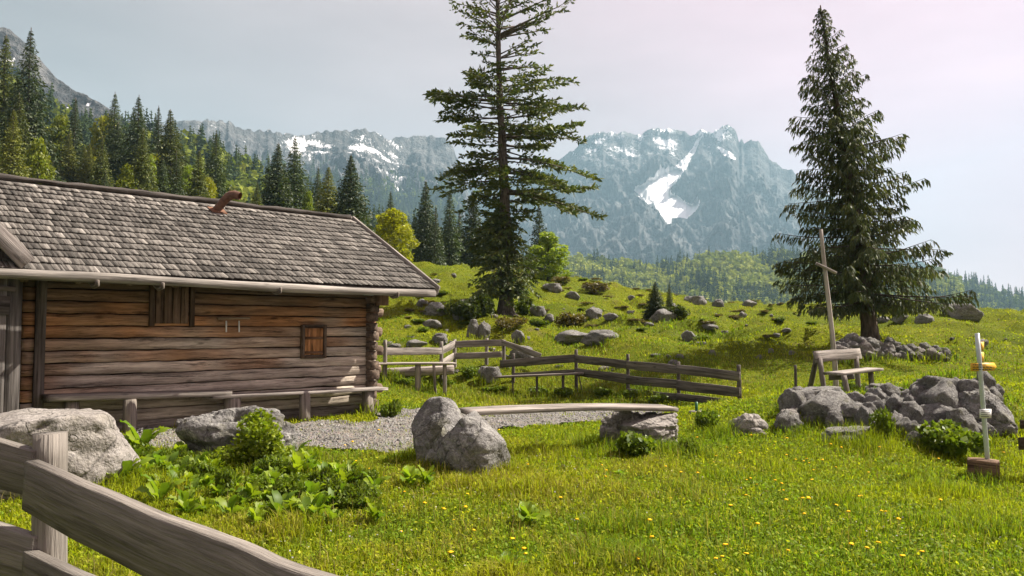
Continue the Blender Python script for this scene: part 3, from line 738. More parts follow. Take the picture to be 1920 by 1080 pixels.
# rocks of the stone platform under the bench (pixel box, distance)
PLAT = [(1470, 1516, 738, 780, 12.7, 'dark grey rock at the left end of the bench platform'),
        (1492, 1578, 724, 752, 13.0, 'long flat slab lying just below the front bench leg'),
        (1520, 1608, 744, 795, 12.5, 'broad grey rock in the middle of the bench platform'),
        (1586, 1622, 741, 768, 12.9, None), (1572, 1630, 764, 798, 12.3, None), (1622, 1662, 734, 768, 12.9, None), (1655, 1682, 732, 752, 13.2, None), (1660, 1700, 746, 776, 12.7, None),
        (1614, 1652, 772, 812, 12.0, None), (1465, 1506, 774, 802, 12.1, 'small pale rock on the grass left of the bench platform'),
        (1556, 1636, 797, 828, 11.6, 'low flat slab on the grass in front of the bench platform'),
        (1712, 1748, 732, 772, 12.5, None), (1744, 1818, 726, 790, 12.2, 'big rounded dark rock in the middle of the right rock pile'), (1740, 1850, 704, 748, 12.7, 'long sloping slab on top of the right rock pile'),
        (1795, 1848, 724, 778, 12.3, None), (1718, 1792, 764, 802, 11.8, 'wedge-shaped rock low in the right rock pile above the leafy bush'), (1692, 1732, 762, 802, 12.0, None), (1840, 1868, 698, 748, 12.6, 'pointed rock at the top of the right pile behind the trail post'),
        (1846, 1874, 732, 756, 12.3, 'small pale stone wedged right of the trail post'), (1716, 1782, 794, 824, 11.6, None), (1640, 1702, 720, 738, 13.6, None), (1732, 1780, 711, 730, 13.3, 'flat pale slab behind the right rock pile'), (1690, 1722, 790, 818, 11.8, None), (1480, 1512, 728, 744, 13.3, None), (1780, 1830, 780, 830, 11.9, None)]
for k, (x0, x1, y0, y1, D, lb) in enumerate(PLAT):
    w = (x1 - x0) * D / F * 1.28; h = (y1 - y0) * D / F * 1.22; p = P((x0 + x1) / 2, y1, D); pg = G((x0 + x1) / 2, y1, 6)
    if pg[1] < p[1]: p = pg
    flat = h < .45 * w
    o = rock_at(p, w, h, lb or 'grey lichen-spotted stone of the loose rock pile beside the bench', 'stones of the rock platform by the bench', dep=max(w * .8, .4), proto=(2 if k % 2 else 5) if flat else [0, 1, 4, 0, 1][k % 5], sink=.30, tilt=.12 * math.sin(k * 2.3), pale=(lb is not None and 'pale' in lb))
for k in range(60):
    if k % 2: x, y = r.uniform(1480, 1700), r.uniform(742, 800)
    else: x, y = r.uniform(1700, 1880), r.uniform(730, 832)
    D = 13.2 - (y - 730) / 105 * 1.7; q_ = P(x, y + 8, D); pg = G(x, y + 8, 6); q_ = pg if pg[1] < q_[1] else q_; w = r.uniform(.24, .48)
    rock_at(q_, w, w * r.uniform(.55, .85), 'grey lichen-spotted stone of the loose rock pile beside the bench', 'stones of the rock platform by the bench', sink=.35, tilt=r.uniform(-.3, .3), proto=[0, 1, 4, 3][k % 4])
# dry wall round the foot of the right spruce
for k in range(80):
    f = r.uniform(0, 1); lay = r.uniform(0, 1)
    x = 1570 + f * 215 + r.uniform(-4, 4); hmax = 34 * (1 - f) ** .8 + 5 if f > .18 else 16 + f * 100
    y = 672 + (6 * f) - lay * hmax; w = r.uniform(17, 33) * (1.2 if f < .35 else 1) * (1 - .3 * lay); h = w * r.uniform(.5, .8)
    q_ = G(x, 672 + 6 * f - 4 * lay); q_[1] += lay * .25; q_[2] += lay * hmax * q_[1] / F * 1.0
    rock_at(q_, w * 25 / F, h * 25 / F, 'rough grey stone heaped in the low wall below the right spruce', 'stones of the low wall below the spruce', sink=.3, tilt=r.uniform(-.3, .3), proto=[0, 1, 4, 3][k % 4], pale=k % 5 < 2)
rock_px(1592, 668, 40, 26, 'large dark boulder at the left end of the low wall under the spruce', sink=.3)
# single rocks on the meadow
MEADOW = [(815, 590, 46, 24, 'shaded grey rock on the slope left of the tall fir, topmost of its cluster'), (858, 598, 28, 22, None), (812, 614, 42, 16, 'low grey rock in the fir shadow behind the hut corner'), (693, 607, 18, 12, None),
          (824, 644, 40, 20, 'pale pyramid-shaped rock just behind the left fence corner'), (776, 650, 48, 14, 'flat whitish rock behind the left fence'), (887, 632, 26, 34, 'cracked upright rock behind the angled fence below the fir'), (906, 634, 30, 36, 'cracked leaning rock behind the angled fence below the fir'),
          (973, 642, 30, 24, 'rounded grey rock right behind the end of the angled fence'), (918, 713, 48, 42, 'round lichen-grey boulder at the left end of the small plank bench'), (978, 676, 60, 28, 'pale sloping boulder under the fallen fence rail'),
          (1070, 640, 88, 22, 'long low rock outcrop in the meadow above the fence, left half'), (1128, 644, 80, 26, 'long low rock outcrop in the meadow above the fence, right half'), (1112, 599, 38, 28, 'pale blocky rock right of the brown heath shrub'), (1148, 601, 36, 14, 'low pale rock beside the blocky rock in the meadow'),
          (1008, 590, 34, 28, 'grey rock just right of the fir trunk'), (1030, 602, 22, 14, None), (1243, 602, 60, 24, 'broad grey boulder under the small bushy spruce'), (1217, 612, 22, 8, None), (1230, 667, 26, 5, None), (1293, 641, 32, 22, 'dark grey rock alone in the middle of the meadow'), (1316, 646, 22, 9, None),
          (1336, 666, 16, 10, None), (1392, 596, 20, 12, None), (1328, 617, 44, 10, 'flat broken rock in the upper middle meadow'), (1456, 631, 16, 8, None), (1810, 598, 72, 32, 'big dark block standing on the crest right of the spruce'), (1304, 571, 46, 27, 'big domed boulder on the skyline of the meadow'), (1348, 575, 26, 14, None), (1404, 575, 36, 13, 'low dark boulder on the skyline right of the domed one'),
          (740, 652, 30, 8, None), (868, 575, 30, 16, None), (1185, 562, 18, 9, None), (1160, 690, 26, 16, 'small rock under the fence rail right of the plank bench'), (1425, 672, 14, 7, None), (1690, 602, 40, 16, None), (1735, 606, 36, 18, None), (1655, 604, 30, 12, None), (1075, 560, 28, 15, None), (1035, 545, 40, 22, 'grey rock on the crest below the bright green tree'), (845, 648, 16, 9, None), (790, 575, 30, 16, None), (850, 520, 14, 8, None), (815, 530, 22, 9, None)]
for k, (x, y, w, h, lb) in enumerate(MEADOW):
    rock_px(x, y, w, h, lb or 'small weathered limestone rock lying in the hummocky meadow', None if lb else 'small rocks scattered over the meadow', proto=[1, 3, 0, 5, 1, 4][k % 6], sink=.3)
for k in range(80):
    x = r.uniform(700, 1900); y = r.uniform(560, 700)
    if x > 1300 and y > 680: continue
    p = G(x, y)
    if p[1] > 60 or p[1] < 16: continue
    w = min(r.gamma(2, .07) + .08, .45)
    rock_at(p, w, w * r.uniform(.3, .6), 'small weathered limestone rock lying in the hummocky meadow', 'small rocks scattered over the meadow', sink=.35, proto=int(r.integers(0, 6)), pale=k % 3 == 0)
for (x, y, w, h, lb) in [(165, 812, 40, 16, 'grey foundation stone under the left end of the hut bench'), (248, 806, 40, 18, 'flat foundation stone below the second bench stump of the hut'), (330, 790, 40, 14, None), (520, 780, 30, 10, None), (660, 782, 34, 12, None), (230, 800, 30, 12, None)]:
    rock_at(at(x, 11.2 + (x - 130) / 560 * 3.3), w * 11 / F, h * 11 / F, lb or 'grey foundation stone lying along the foot of the hut wall', 'foundation stones along the hut wall', sink=.3)
rock_px(718, 905, 16, 8, 'single small pale stone in the grass before the two-humped boulder', pale=True)
rock_px(1055, 880, 14, 9, 'small dark stone in the grass under the plank shadow')

# ------------------------------------------------------------------ fences, benches, table
def fence(label, posts, rails, pw=.09, group=None, name='wooden_fence', tint=(1, 1, 1)):
    """posts: (point_on_ground, top_z); rails: (p0, p1, height, thick)"""
    p0 = posts[0][0] if posts else rails[0][0]
    f = empty(name, (p0[0], p0[1], gz(p0[0], p0[1])), label, 'fence', group); inv = -np.array(f.location)
    for i, (p, top) in enumerate(posts):
        g = Geo(); z0 = gz(p[0], p[1]) - .15
        dx = .02 * math.sin(i * 3.3)
        g.add(*beam((p[0], p[1], z0), (p[0] + dx, p[1], top), pw, pw * 1.1, up=(.2, 1, 0), seg=8, wob=.10, ch=.2, taper=.88), t=np.array(tint) * (.85 + .15 * math.sin(i * 5)))
        o = g.build('post', WOOD); o.parent = f; o.location = inv
    for i, (a, b, h, th) in enumerate(rails):
        g = Geo(); g.add(*beam(a, b, th, h, seg=16, wob=.09, ch=.12), t=np.array(tint) * (1 + .12 * math.sin(i * 4.1)))
        o = g.build('rail', WOOD); o.parent = f; o.location = inv
    return f
def col(x, yb, yt, D=None):
    p = G(x, yb) if D is None else at(x, D); return p, P(x, yt, p[1])[2]
# near left fence: post and three planks
f = empty('wooden_fence', (P(100, 620, 2.75)[0], 2.75, gz(-1.57, 2.75)), 'close grey plank fence in the lower left corner with a chamfered post', 'fence'); inv = -np.array(f.location)
g = Geo(); a = P(101, 1250, 2.72); b = P(94, 812, 2.72)
g.add(*beam((a[0], a[1], gz(a[0], a[1]) - .1), b, .10, .105, up=(.25, 1, 0), seg=16, wob=.05, ch=.28), t=(.95, .90, .85)); o = g.build('post', WOODN, None, None, True); o.parent = f; o.location = inv
def nearrail(pa, pb, ha, hb, bowv, tint, seed):
    g = Geo(); V, Fs, gg = beam(pa, pb, .045, ha, seg=60, wob=.14, ch=.10, seed=seed, taper=hb / ha); g.add(V, Fs, gg, tint)
    o = g.build('rail', WOODN); o.parent = f; o.location = inv
nearrail(P(58, 908, 2.62), P(700, 1206, 1.62), .162, .178, 0, (.78, .735, .69), 301)
nearrail(P(-330, 778, 3.05), P(66, 886, 2.68), .185, .165, 0, (.80, .76, .71), 302)
nearrail(P(-330, 930, 3.05), P(70, 1052, 2.68), .16, .15, 0, (.80, .76, .71), 303)
nearrail(P(55, 1070, 2.66), P(600, 1340, 1.7), .14, .15, 0, (.74, .70, .66), 304)

# mid fence right of the hut: from the plank bench to the right
pp = [col(1080, 737, 655, 21.3), col(1177, 734, 664, 19.9), col(1271, 752, 678, 18.5), col(1385, 765, 684, 17.1)]
def fpt(i, y, dx=0): x = [1080, 1177, 1271, 1385][i]; return P(x + dx, y, pp[i][0][1] - .07)
rails = []
for i in range(3):
    rails.append((fpt(i, [672, 684, 692][i], -2), fpt(i + 1, [684, 693, 706][i], 2), .20, .03))
    rails.append((fpt(i, [697, 712, 722][i], -2), fpt(i + 1, [711, 721, 736][i], 2), .21, .03))
    if i > 0: rails.append((fpt(i, [0, 734, 744][i], -2), fpt(i + 1, [0, 745, 757][i], 2), .16, .03))
rails.append((P(938, 682, 22.6), fpt(0, 672, 4), .21, .03)); rails.append((P(960, 704, 22.5), fpt(0, 697, 4), .14, .03))
fence('weathered post and rail fence running right across the meadow from the plank bench', pp + [col(962, 722, 662, 22.7)], rails, .09, tint=(.62, .58, .55))
# angled fence behind
q = [col(697, 712, 645), col(722, 714, 637), col(827, 712, 640), col(853, 688, 636), col(912, 684, 634), col(945, 682, 638)]
def qd(i, x, y, back=.07): return P(x, y, q[i][0][1] - back)
R2 = [(qd(0, 688, 659), qd(2, 828, 658), .20, .03), (qd(2, 826, 659), qd(3, 853, 645), .20, .03), (qd(2, 826, 682), qd(3, 853, 666), .17, .03), (qd(3, 850, 645), qd(5, 948, 643), .20, .03), (qd(3, 850, 668), qd(5, 942, 664), .18, .03), (qd(5, 940, 641), qd(5, 1014, 668, .8), .16, .03)]
fence('grey plank fence behind the table at the hut corner, turning a corner to the right', q, R2, .10, tint=(1.15, 1.1, 1.05))
fence('thin dark stake standing alone at the left of the rock platform', [col(1490, 726, 684, 14.6)], [], .05, name='fence_stake', tint=(.45, .42, .40))
# fence piece at the right frame edge
a = at(1926, 9.7)
fence('dark brown fence post cut by the right edge of the photo', [(a, P(1926, 775, 9.7)[2])], [(P(1914, 796, 9.6), P(2150, 790, 9.9), .10, .03), (P(1911, 832, 9.6), P(2150, 830, 9.9), .14, .03)], .09, tint=(.42, .33, .27))

# table with trestle legs, and the bench planks near the hut corner
def trestle(label, x0, y0, x1, y1, D0, D1, wid, legs, name, cat, th=.05, tint=(1, 1, 1)):
    a = P(x0, y0, D0); b = P(x1, y1, D1)
    e = empty(name, (a[0], a[1], gz(a[0], a[1])), label, cat); inv = -np.array(e.location)
    g = Geo(); g.add(*beam(a, b, wid, th, seg=14, wob=.06, ch=.15), t=np.array(tint) * 1.25); o = g.build('top' if cat == 'table' else 'seat', WOOD); o.parent = e; o.location = inv
    d = (b - a)
    for (f_, off, r_, lean) in legs:
        c = a + d * f_; nrm = np.array([d[1], -d[0], 0]); nrm /= np.linalg.norm(nrm); c = c + nrm * off; zg = gz(c[0], c[1])
        g = Geo(); g.add(*beam((c[0] + lean, c[1], zg - .08), (c[0], c[1], c[2] - th / 2), r_, r_ * 1.1, up=(0, 1, 0), seg=4, wob=.06, ch=.2), t=np.array(tint) * .9); o = g.build('leg', WOOD); o.parent = e; o.location = inv
    return e
trestle('grey outdoor plank table with thick legs beside the hut corner', 682, 682, 852, 681, 21.0, 21.6, .6, [(.22, .18, .11, 0), (.58, .18, .14, 0), (.75, .25, .07, .06), (.88, .15, .1, 0)], 'picnic_table', 'table', .05, (1.2, 1.14, 1.08))
trestle('low bench of pale planks leaning behind the outdoor table', 700, 700, 850, 693, 22.2, 22.7, .35, [(.12, 0, .08, 0), (.6, 0, .09, 0), (.9, 0, .08, 0)], 'plank_bench', 'bench', .24, (1.1, 1.03, .98))
trestle('dark narrow plank bench in front of the fence on thin legs', 930, 707, 1094, 700, 21.4, 20.9, .35, [(.2, .05, .05, 0), (.48, .08, .06, 0), (.77, .0, .07, 0), (.95, .1, .03, .12)], 'plank_bench', 'bench', .05, (.62, .58, .55))

# resting bench on the rock platform
def rest_bench():
    D = 14.6; k = D / F
    o0 = at(1585, D); e = empty('park_bench', o0, 'weathered wooden bench with a plank back standing on the rock platform', 'bench'); inv = -np.array(e.location)
    def add(name, *bs, tint=(1, 1, 1)):
        g = Geo()
        for b in bs: g.add(*b, t=tint)
        o = g.build(name, WOOD); o.parent = e; o.location = inv
    bl, br = P(1527, 669, 14.55), P(1613, 663, 15.15)
    add('backrest', beam(bl, br, .04, .20, seg=10, wob=.05, up=(0, .25, 1)), tint=(1.35, 1.3, 1.25))
    sl, sr = P(1560, 701, 13.95), P(1640, 692, 14.55)
    add('seat', beam(sl, sr, .36, .045, seg=10, wob=.05), tint=(1.4, 1.35, 1.3))
    for (xt, yt, Dt, xb, yb, Db) in ((1537, 672, 14.55, 1546, 725, 14.4), (1605, 668, 15.1, 1610, 718, 15.0), (1530, 675, 14.65, 1515, 725, 15.2), (1582, 704, 13.75, 1590, 741, 13.7), (1632, 697, 14.4, 1636, 722, 14.4)):
        a = P(xt, yt, Dt); b = P(xb, yb, Db); zg = min(b[2], gz(b[0], b[1])) - .03; b = np.array([b[0], b[1], zg])
        add('leg', beam(b, a, .075, .085, up=(0, 1, 0), seg=4, wob=.06, ch=.2), tint=(.85, .8, .76))
    add('seat_support', beam(P(1556, 708, 14.35), P(1600, 706, 13.75), .05, .09, seg=2), tint=(.6, .56, .52))
rest_bench()
# weathered cross
def cross():
    D = 15.6; b = at(1566, D); t = P(1541, 430, D); e = empty('wooden_cross', b, 'tall thin weathered pole with a short crossbar behind the bench', 'wooden cross'); inv = -np.array(e.location)
    g = Geo(); pth = [b + (t - b) * s + np.array([.02 * math.sin(s * 5), 0, 0]) for s in np.linspace(-.03, 1, 14)]
    g.add(*tube(pth, np.linspace(.052, .034, 14), 10), t=(1.55, 1.5, 1.45)); o = g.build('pole', WOOD, None, None, True); o.parent = e; o.location = inv
    g = Geo(); g.add(*beam(P(1530, 494, D - .1), P(1568, 512, D - .05), .045, .05, seg=5, wob=.08), t=(1.35, 1.3, 1.25)); o = g.build('crossbar', WOOD); o.parent = e; o.location = inv
cross()
# trail sign
def trail_sign():
    D = 9.75; k = D / F
    base = at(1840, D); top = P(1832, 625, D); foot = P(1852, 868, D)
    e = empty('trail_sign', (foot[0], foot[1], gz(foot[0], foot[1])), 'grey trail post with yellow direction arrow, small yellow plates and white notice', 'trail sign'); inv = -np.array(e.location)
    def lk(g, name, mat, par=None, smooth=False):
        o = g.build(name, mat, None, None, smooth); o.parent = par or e; o.location = inv if par is None else (0, 0, 0); return o
    g = Geo(); ax = top - foot; g.add(*tube([foot + ax * s for s in np.linspace(-.12, 1, 6)], .027, 14)); lk(g, 'post', POLEMETAL, None, True)
    def pl(x0, y0, x1, y1, off, th=.006, arrow=0, skew=0, slope=0):
        """plate in front of the post"""
        Dp = D - .03 - off
        a, b, c, d = P(x0, y1, Dp), P(x1, y1 + slope, Dp + skew), P(x1, y0 + slope, Dp + skew), P(x0, y0, Dp)
        pts = [a, b] + ([(b + c) / 2 + (b - a) / np.linalg.norm(b - a) * arrow] if arrow else []) + [c, d]
        n = len(pts); V = np.array(pts + [q + np.array([0, th, 0]) for q in pts])
        Fs = [np.array([list(range(n))]), np.array([[(i + 1) % n, i, n + i, n + (i + 1) % n] for i in range(n)])]
        return V, Fs
    def plate(name, box, off, mat, par=None, **kw):
        g = Geo(); g.add(*pl(*box, off, **kw)); return lk(g, name, mat, par)
    ar = plate('arrow_plate', (1820, 681, 1864, 696), .0, YELLOW, None, arrow=.035, skew=.05, slope=-1)
    r_ = random.Random(4)
    g = Geo()
    for ln in range(3):
        x = 1824
        while x < 1860:
            w = r_.uniform(2, 6); y = 683.2 + ln * 4.4
            if x + w < 1862 and not (ln == 0 and x > 1850): g.add(*pl(x, y, x + w, y + 1.5, .004, th=.001, skew=.05 * w / 44))
            x += w + r_.uniform(1.0, 2.0)
    lk(g, 'lettering', BLACK, ar)
    for (y0, y1) in ((641, 657), (660, 678)):
        p_ = plate('side_plate', (1838, y0, 1845, y1), -.03, YELLOW, None, skew=.25)
    g = Geo(); V, Fs, gg = tube([foot + ax * s for s in (.345, .36)], .0285, 14); g.add(V, Fs); lk(g, 'red_band', RED)
    g = Geo(); V, Fs, gg = tube([foot + ax * s for s in (.361, .385)], .0285, 14); g.add(V, Fs); lk(g, 'white_band', WHITE)
    g = Geo(); V, Fs, gg = tube([foot + ax * s for s in (.386, .402)], .0285, 14); g.add(V, Fs); lk(g, 'red_band', RED)
    nt = plate('notice', (1837, 767, 1859, 784), .0, WHITE, None)
    g = Geo()
    for ln in range(4):
        y = 769.5 + ln * 3.6; g.add(*pl(1839.5, y, 1839.5 + [16, 17, 12, 15][ln], y + 1.0, .003, th=.001))
    lk(g, 'lettering', BLACK, nt)
    # wooden foot block
    zb = gz(base[0], base[1]); g = Geo()
    pc = at(1836, 9.72); dv = np.array([math.cos(.53), -math.sin(.53), 0]); pc[2] = P(1836, 864, 9.7)[2] - .13
    V, Fs, gg = beam(pc - dv * .165, pc + dv * .165, .24, .27, seg=8, wob=.06, ch=.06, rough=.01); V[:, 2] += -.0
    e2 = Geo(); e2.add(V - base, Fs, gg, (.62, .44, .32)); b = e2.build('wood_block', LOG, None, base); tag(b, 'short dark brown squared log block at the foot of the trail post', 'log block')
trail_sign()
# green standpipe in a small pale disc
p = G(1306, 776)
e = empty('standpipe', p, 'short green pipe sticking out of a small pale round slab right of the plank', 'pipe')
g = Geo(); g.add(*tube([[0, 0, .0], [0, 0, .045], [0, 0, .05]], [.125, .125, .11], 18)); o = g.build('slab', ROCKL, e)
g = Geo(); g.add(*tube([[0, 0, .03], [.0, 0, .20]], .024, 10)); o = g.build('pipe', PIPEG, e)

# ------------------------------------------------------------------ conifers
def diamonds(c, d, l, w, rg, droop=0.0):
    """leaf-like diamond faces: base c, direction d, length l, half width w"""
    n = len(c); d = norm(d); r = norm(rg.normal(size=(n, 3))); s = norm(np.cross(d, r)); l = l[:, None]; w = w[:, None]
    dz = np.array([0, 0, -1.0]) * droop
    V = np.stack([c, c + d * l * .45 + s * w, c + d * l + dz * l, c + d * l * .45 - s * w], 1).reshape(-1, 3)
    return V, np.arange(n * 4).reshape(-1, 4)
def branch_set(rg, origins, az, L, a, b, twig=.30, tspace=.14, nspray=4, sl=.14, sw=.035, tdroop=-.1, bare=.15, seg=5, wr=.012, sides=4, tips_up=0.0):
    """returns wood (V,F) list and spray arrays for all branches"""
    wood = Geo(); Cs, Ds, Ls, Ts = [], [], [], []
    for o, ph, l, a_, b_ in zip(origins, az, L, a, b):
        dr = np.array([math.cos(ph), math.sin(ph), 0]); lat = np.array([-dr[1], dr[0], 0])
        s = np.linspace(0, 1, seg + 1); kink = (rg.uniform(-.04, .04, seg + 1) * l)[:, None] * lat
        pts = o + dr * (l * s)[:, None] + ZV * ((a_ * s + b_ * s * s) * l)[:, None] + kink * s[:, None]
        V, Fs, g = tube(pts, np.linspace(wr * (l + .4), .004 + wr * .12, seg + 1), sides, cap=False); wood.add(V, Fs, g)
        nt = max(3, int(l * (1 - bare) / tspace))
        ss = np.repeat(np.linspace(bare, 1, nt), 2) + rg.uniform(-.5, .5, nt * 2) * (1 - bare) / nt; ss = np.clip(ss, 0, 1)
        sd_ = np.tile([1, -1], nt)
        base = np.stack([np.interp(ss, s, pts[:, i]) for i in range(3)], 1)
        tl = twig * min(1.0, .10 + l / 1.6) * (1 - .55 * ss) * rg.uniform(.6, 1.25, nt * 2)
        td = norm(dr * rg.uniform(.45, 1.0, (nt * 2, 1)) + lat * (sd_ * rg.uniform(.5, 1.1, nt * 2))[:, None] + ZV * (tdroop + rg.uniform(-.18, .18, nt * 2))[:, None])
        f = np.tile(np.linspace(0, .95, nspray), nt * 2); k = np.repeat(np.arange(nt * 2), nspray)
        c = base[k] + td[k] * (tl[k] * f)[:, None]
        dd = td[k] + rg.normal(0, .42, (len(k), 3)) + ZV * (tips_up + tdroop * .5)
        Cs.append(c); Ds.append(dd); Ls.append(np.full(len(k), sl * min(1.0, .45 + .5 * l))); Ts.append(np.full(len(k), rg.uniform(.75, 1.3)))
    c = np.concatenate(Cs); d = np.concatenate(Ds); l = np.concatenate(Ls) * rg.uniform(.6, 1.4, len(c)); t = np.concatenate(Ts)
    return wood, c, d, l, t
def crown_mesh(name, sets, rg, base_col, tip_col, sw, mat=None, droop=.1):
    Vs, Fs, Ts, n = [], [], [], 0
    for (c, d, l, t) in sets:
        V, Fq = diamonds(c, d, l, l * sw, rg, droop); Vs.append(V); Fs.append(Fq + n); n += len(V)
        mixv = np.clip(rg.normal(.35, .3, len(c)), 0, 1)[:, None]
        cc = (np.array(base_col) * (1 - mixv) + np.array(tip_col) * mixv) * t[:, None]
        Ts.append(np.repeat(cc, 4, 0))
    return mesh_np(name, np.concatenate(Vs), [np.concatenate(Fs)], mat or NEEDLE, {'tint': np.concatenate(Ts)})
def trunk_geo(pth, r0, r1, k=10, flare=1.5, tint=(1, 1, 1)):
    g = Geo(); n = len(pth); s = np.linspace(0, 1, n); rad = r0 + (r1 - r0) * s; rad[0] *= flare; 
    if n > 2: rad[1] *= 1 + (flare - 1) * .25
    V, Fs, gg = tube(pth, rad, k, seed=2); V = V + (np.stack([vnoise(V * 5, 1), vnoise(V * 5, 2), vnoise(V * 5, 3)], 1) - .5) * r0 * .25
    g.add(V, Fs, gg, tint); return g

def hero_fir():
    D = 30.0; pm = D / F; b = G(948, 592); D = b[1]; pm = D / F
    rg = np.random.default_rng(21)
    e = empty('fir_tree', b, 'tallest old fir in the middle with open branch tiers, cut by the top edge', 'tree')
    Ht = (592 + 55) * pm
    def axis(y):   # trunk x,z at a photo height, relative to the base
        z = (592 - y) * pm; f = z / Ht; return np.array([(-14 * f + 3 * math.sin(f * 6)) * pm, .12 * math.sin(f * 5), z])
    ys = np.linspace(600, -55, 26); pth = np.array([axis(y) for y in ys])
    g = trunk_geo(pth, 13.5 * pm, 2.5 * pm, 14, 1.5, (.95, .9, .88))
    for k in range(7):
        ph = k * .9; g.add(*tube([np.array([0, 0, .35]) + .1 * np.array([math.cos(ph), math.sin(ph), 0]), np.array([.33 * math.cos(ph), .33 * math.sin(ph), .05]), np.array([.6 * math.cos(ph), .6 * math.sin(ph), -.12])], [.15, .11, .04], 7), t=(.95, .9, .88))
    tiers = [(-45, 22, 25, 0), (-30, 30, 34, 1), (-12, 40, 45, 1), (5, 58, 60, 1), (22, 88, 95, 1), (38, 92, 135, 1), (55, 70, 138, 1), (72, 88, 120, 1), (92, 60, 85, 1), (112, 45, 70, 2), (130, 50, 85, 2), (148, 70, 95, 3), (163, 90, 120, 4), (178, 118, 140, 5), (194, 146, 152, 5), (210, 145, 155, 5), (226, 110, 150, 5), (242, 70, 150, 4), (256, 92, 150, 5), (272, 88, 150, 5), (286, 122, 165, 5), (300, 128, 190, 5), (314, 70, 192, 5), (326, 95, 192, 5), (338, 132, 185, 5), (352, 80, 188, 5), (368, 98, 160, 4), (384, 60, 100, 4), (400, 62, 66, 3)]
    O, A, LL, a_, b_ = [], [], [], [], []
    O2, A2, L2, a2, b2 = [], [], [], [], []
    for (y, lf, rt, dens) in tiers:
        n = 5
        ph0 = rg.uniform(0, 6.28)
        angs = list(ph0 + np.arange(n) * 6.28 / n + rg.uniform(-.3, .3, n)) + [rg.uniform(-.25, .25), math.pi + rg.uniform(-.25, .25)]
        for ph in angs:
            c = math.cos(ph); ext = (rt if c > 0 else lf) * abs(c) + .62 * (rt + lf) / 2 * (1 - abs(c))
            l = ext * pm * rg.choice([rg.uniform(.45, .75), rg.uniform(.8, 1.08)], p=[.4, .6])
            tgt = (O, A, LL, a_, b_) if dens >= 3 else (O2, A2, L2, a2, b2)
            tgt[0].append(axis(y + rg.uniform(-12, 12))); tgt[1].append(ph); tgt[2].append(l)
            f = (y + 50) / 450.0
            tgt[3].append(rg.uniform(-.02, .38) * (1 - f) + rg.uniform(-.38, .08) * f + (.35 if dens < 2 else 0)); tgt[4].append(rg.uniform(-.12, .05) + (.15 * f) - (.22 if 280 < y < 380 else 0) * 1.0)
    w1, c, d, l, t = branch_set(rg, O, A, LL, a_, b_, twig=.72, tspace=.15, nspray=9, sl=.19, tdroop=.0, bare=.34, seg=6, wr=.013, tips_up=.15)
    w2, c2, d2, l2, t2 = branch_set(rg, O2, A2, L2, a2, b2, twig=.48, tspace=.17, nspray=7, sl=.17, tdroop=.05, bare=.42, seg=6, wr=.021, tips_up=.2)
    # short shoots clothing the lower trunk down to the ground
    O, A, LL, a_, b_ = [], [], [], [], []
    for k in range(190):
        y = rg.uniform(392, 546); f = (y - 392) / 170
        ph = rg.uniform(0, 6.28); c_ = math.cos(ph); ext = (54 + 34 * f) if c_ < 0 else (30 + 42 * f)
        if y > 530: ext *= .85
        O.append(axis(y)); A.append(ph); LL.append(ext * pm * rg.uniform(.45, 1.05)); a_.append(rg.uniform(-.35, .15)); b_.append(rg.uniform(-.55, -.1))
    w3, c3, d3, l3, t3 = branch_set(rg, O, A, LL, a_, b_, twig=.5, tspace=.14, nspray=7, sl=.18, tdroop=-.35, bare=.12, seg=4, wr=.01)
    for w in (w1, w2, w3): g.add(np.concatenate(w.V), [np.concatenate(x) for x in w.F.values()], np.concatenate(w.g), (.85, .8, .78))
    link('trunk', mesh_np('trunk', np.concatenate(g.V), [np.concatenate(x) for x in g.F.values()], BARK, {'gco': np.concatenate(g.g), 'tint': np.concatenate(g.t)}, True), e)
    link('crown', crown_mesh('crown', [(c, d, l, t), (c2, d2, l2, t2), (c3, d3, l3, t3)], rg, (.052, .082, .030), (.14, .145, .030), .21), e)
hero_fir()

def hero_spruce():
    b = G(1632, 637); D = b[1]; pm = D / F; rg = np.random.default_rng(33)
    e = empty('spruce_tree', b, 'tall dense pointed spruce standing alone at the right in a ring of stones', 'tree')
    Ht = 640 * pm
    def axis(y):
        f = (637 - y) / 637.0; return np.array([(-78 * max(f, 0.0) ** 1.15 + 4 * math.sin(f * 5)) * pm, 0.08 * math.sin(f * 4), f * 637 * pm])
    ys = np.linspace(648, 0, 22)
    g = trunk_geo(np.array([axis(y) for y in ys]), 14 * pm, 1.2 * pm, 12, 1.35, (.8, .7, .62))
    O, A, LL, a_, b_ = [], [], [], [], []
    y = 12.0
    while y < 578:
        f = y / 600.0
        base_l = 3 + 180 * f ** .92; 
        if y > 535: base_l = 168
        n = int(5 + 2.6 * f)
        ph0 = rg.uniform(0, 6.28)
        for k in range(n):
            l = base_l * rg.choice([rg.uniform(.55, .85), rg.uniform(.85, 1.12)], p=[.45, .55]) * pm
            O.append(axis(y + rg.uniform(-4, 4))); A.append(ph0 + k * 6.28 / n + rg.uniform(-.3, .3)); LL.append(l)
            a_.append((.55 * (1 - f) ** 2 + rg.uniform(-.05, .14) - .20 * f)); b_.append(rg.uniform(-.10, .12) + .10 * f)
        y += 9.0 + 10.0 * f
    w, c, d, l, t = branch_set(rg, O, A, LL, a_, b_, twig=.50, tspace=.105, nspray=7, sl=.13, tdroop=-.9, bare=.04, seg=5, wr=.010)
    g.add(np.concatenate(w.V), [np.concatenate(x) for x in w.F.values()], np.concatenate(w.g), (.55, .5, .46))
    link('trunk', mesh_np('trunk', np.concatenate(g.V), [np.concatenate(x) for x in g.F.values()], BARK, {'gco': np.concatenate(g.g), 'tint': np.concatenate(g.t)}, True), e)
    link('crown', crown_mesh('crown', [(c, d, l, t)], rg, (.060, .088, .034), (.145, .15, .042), .17, droop=.3), e)
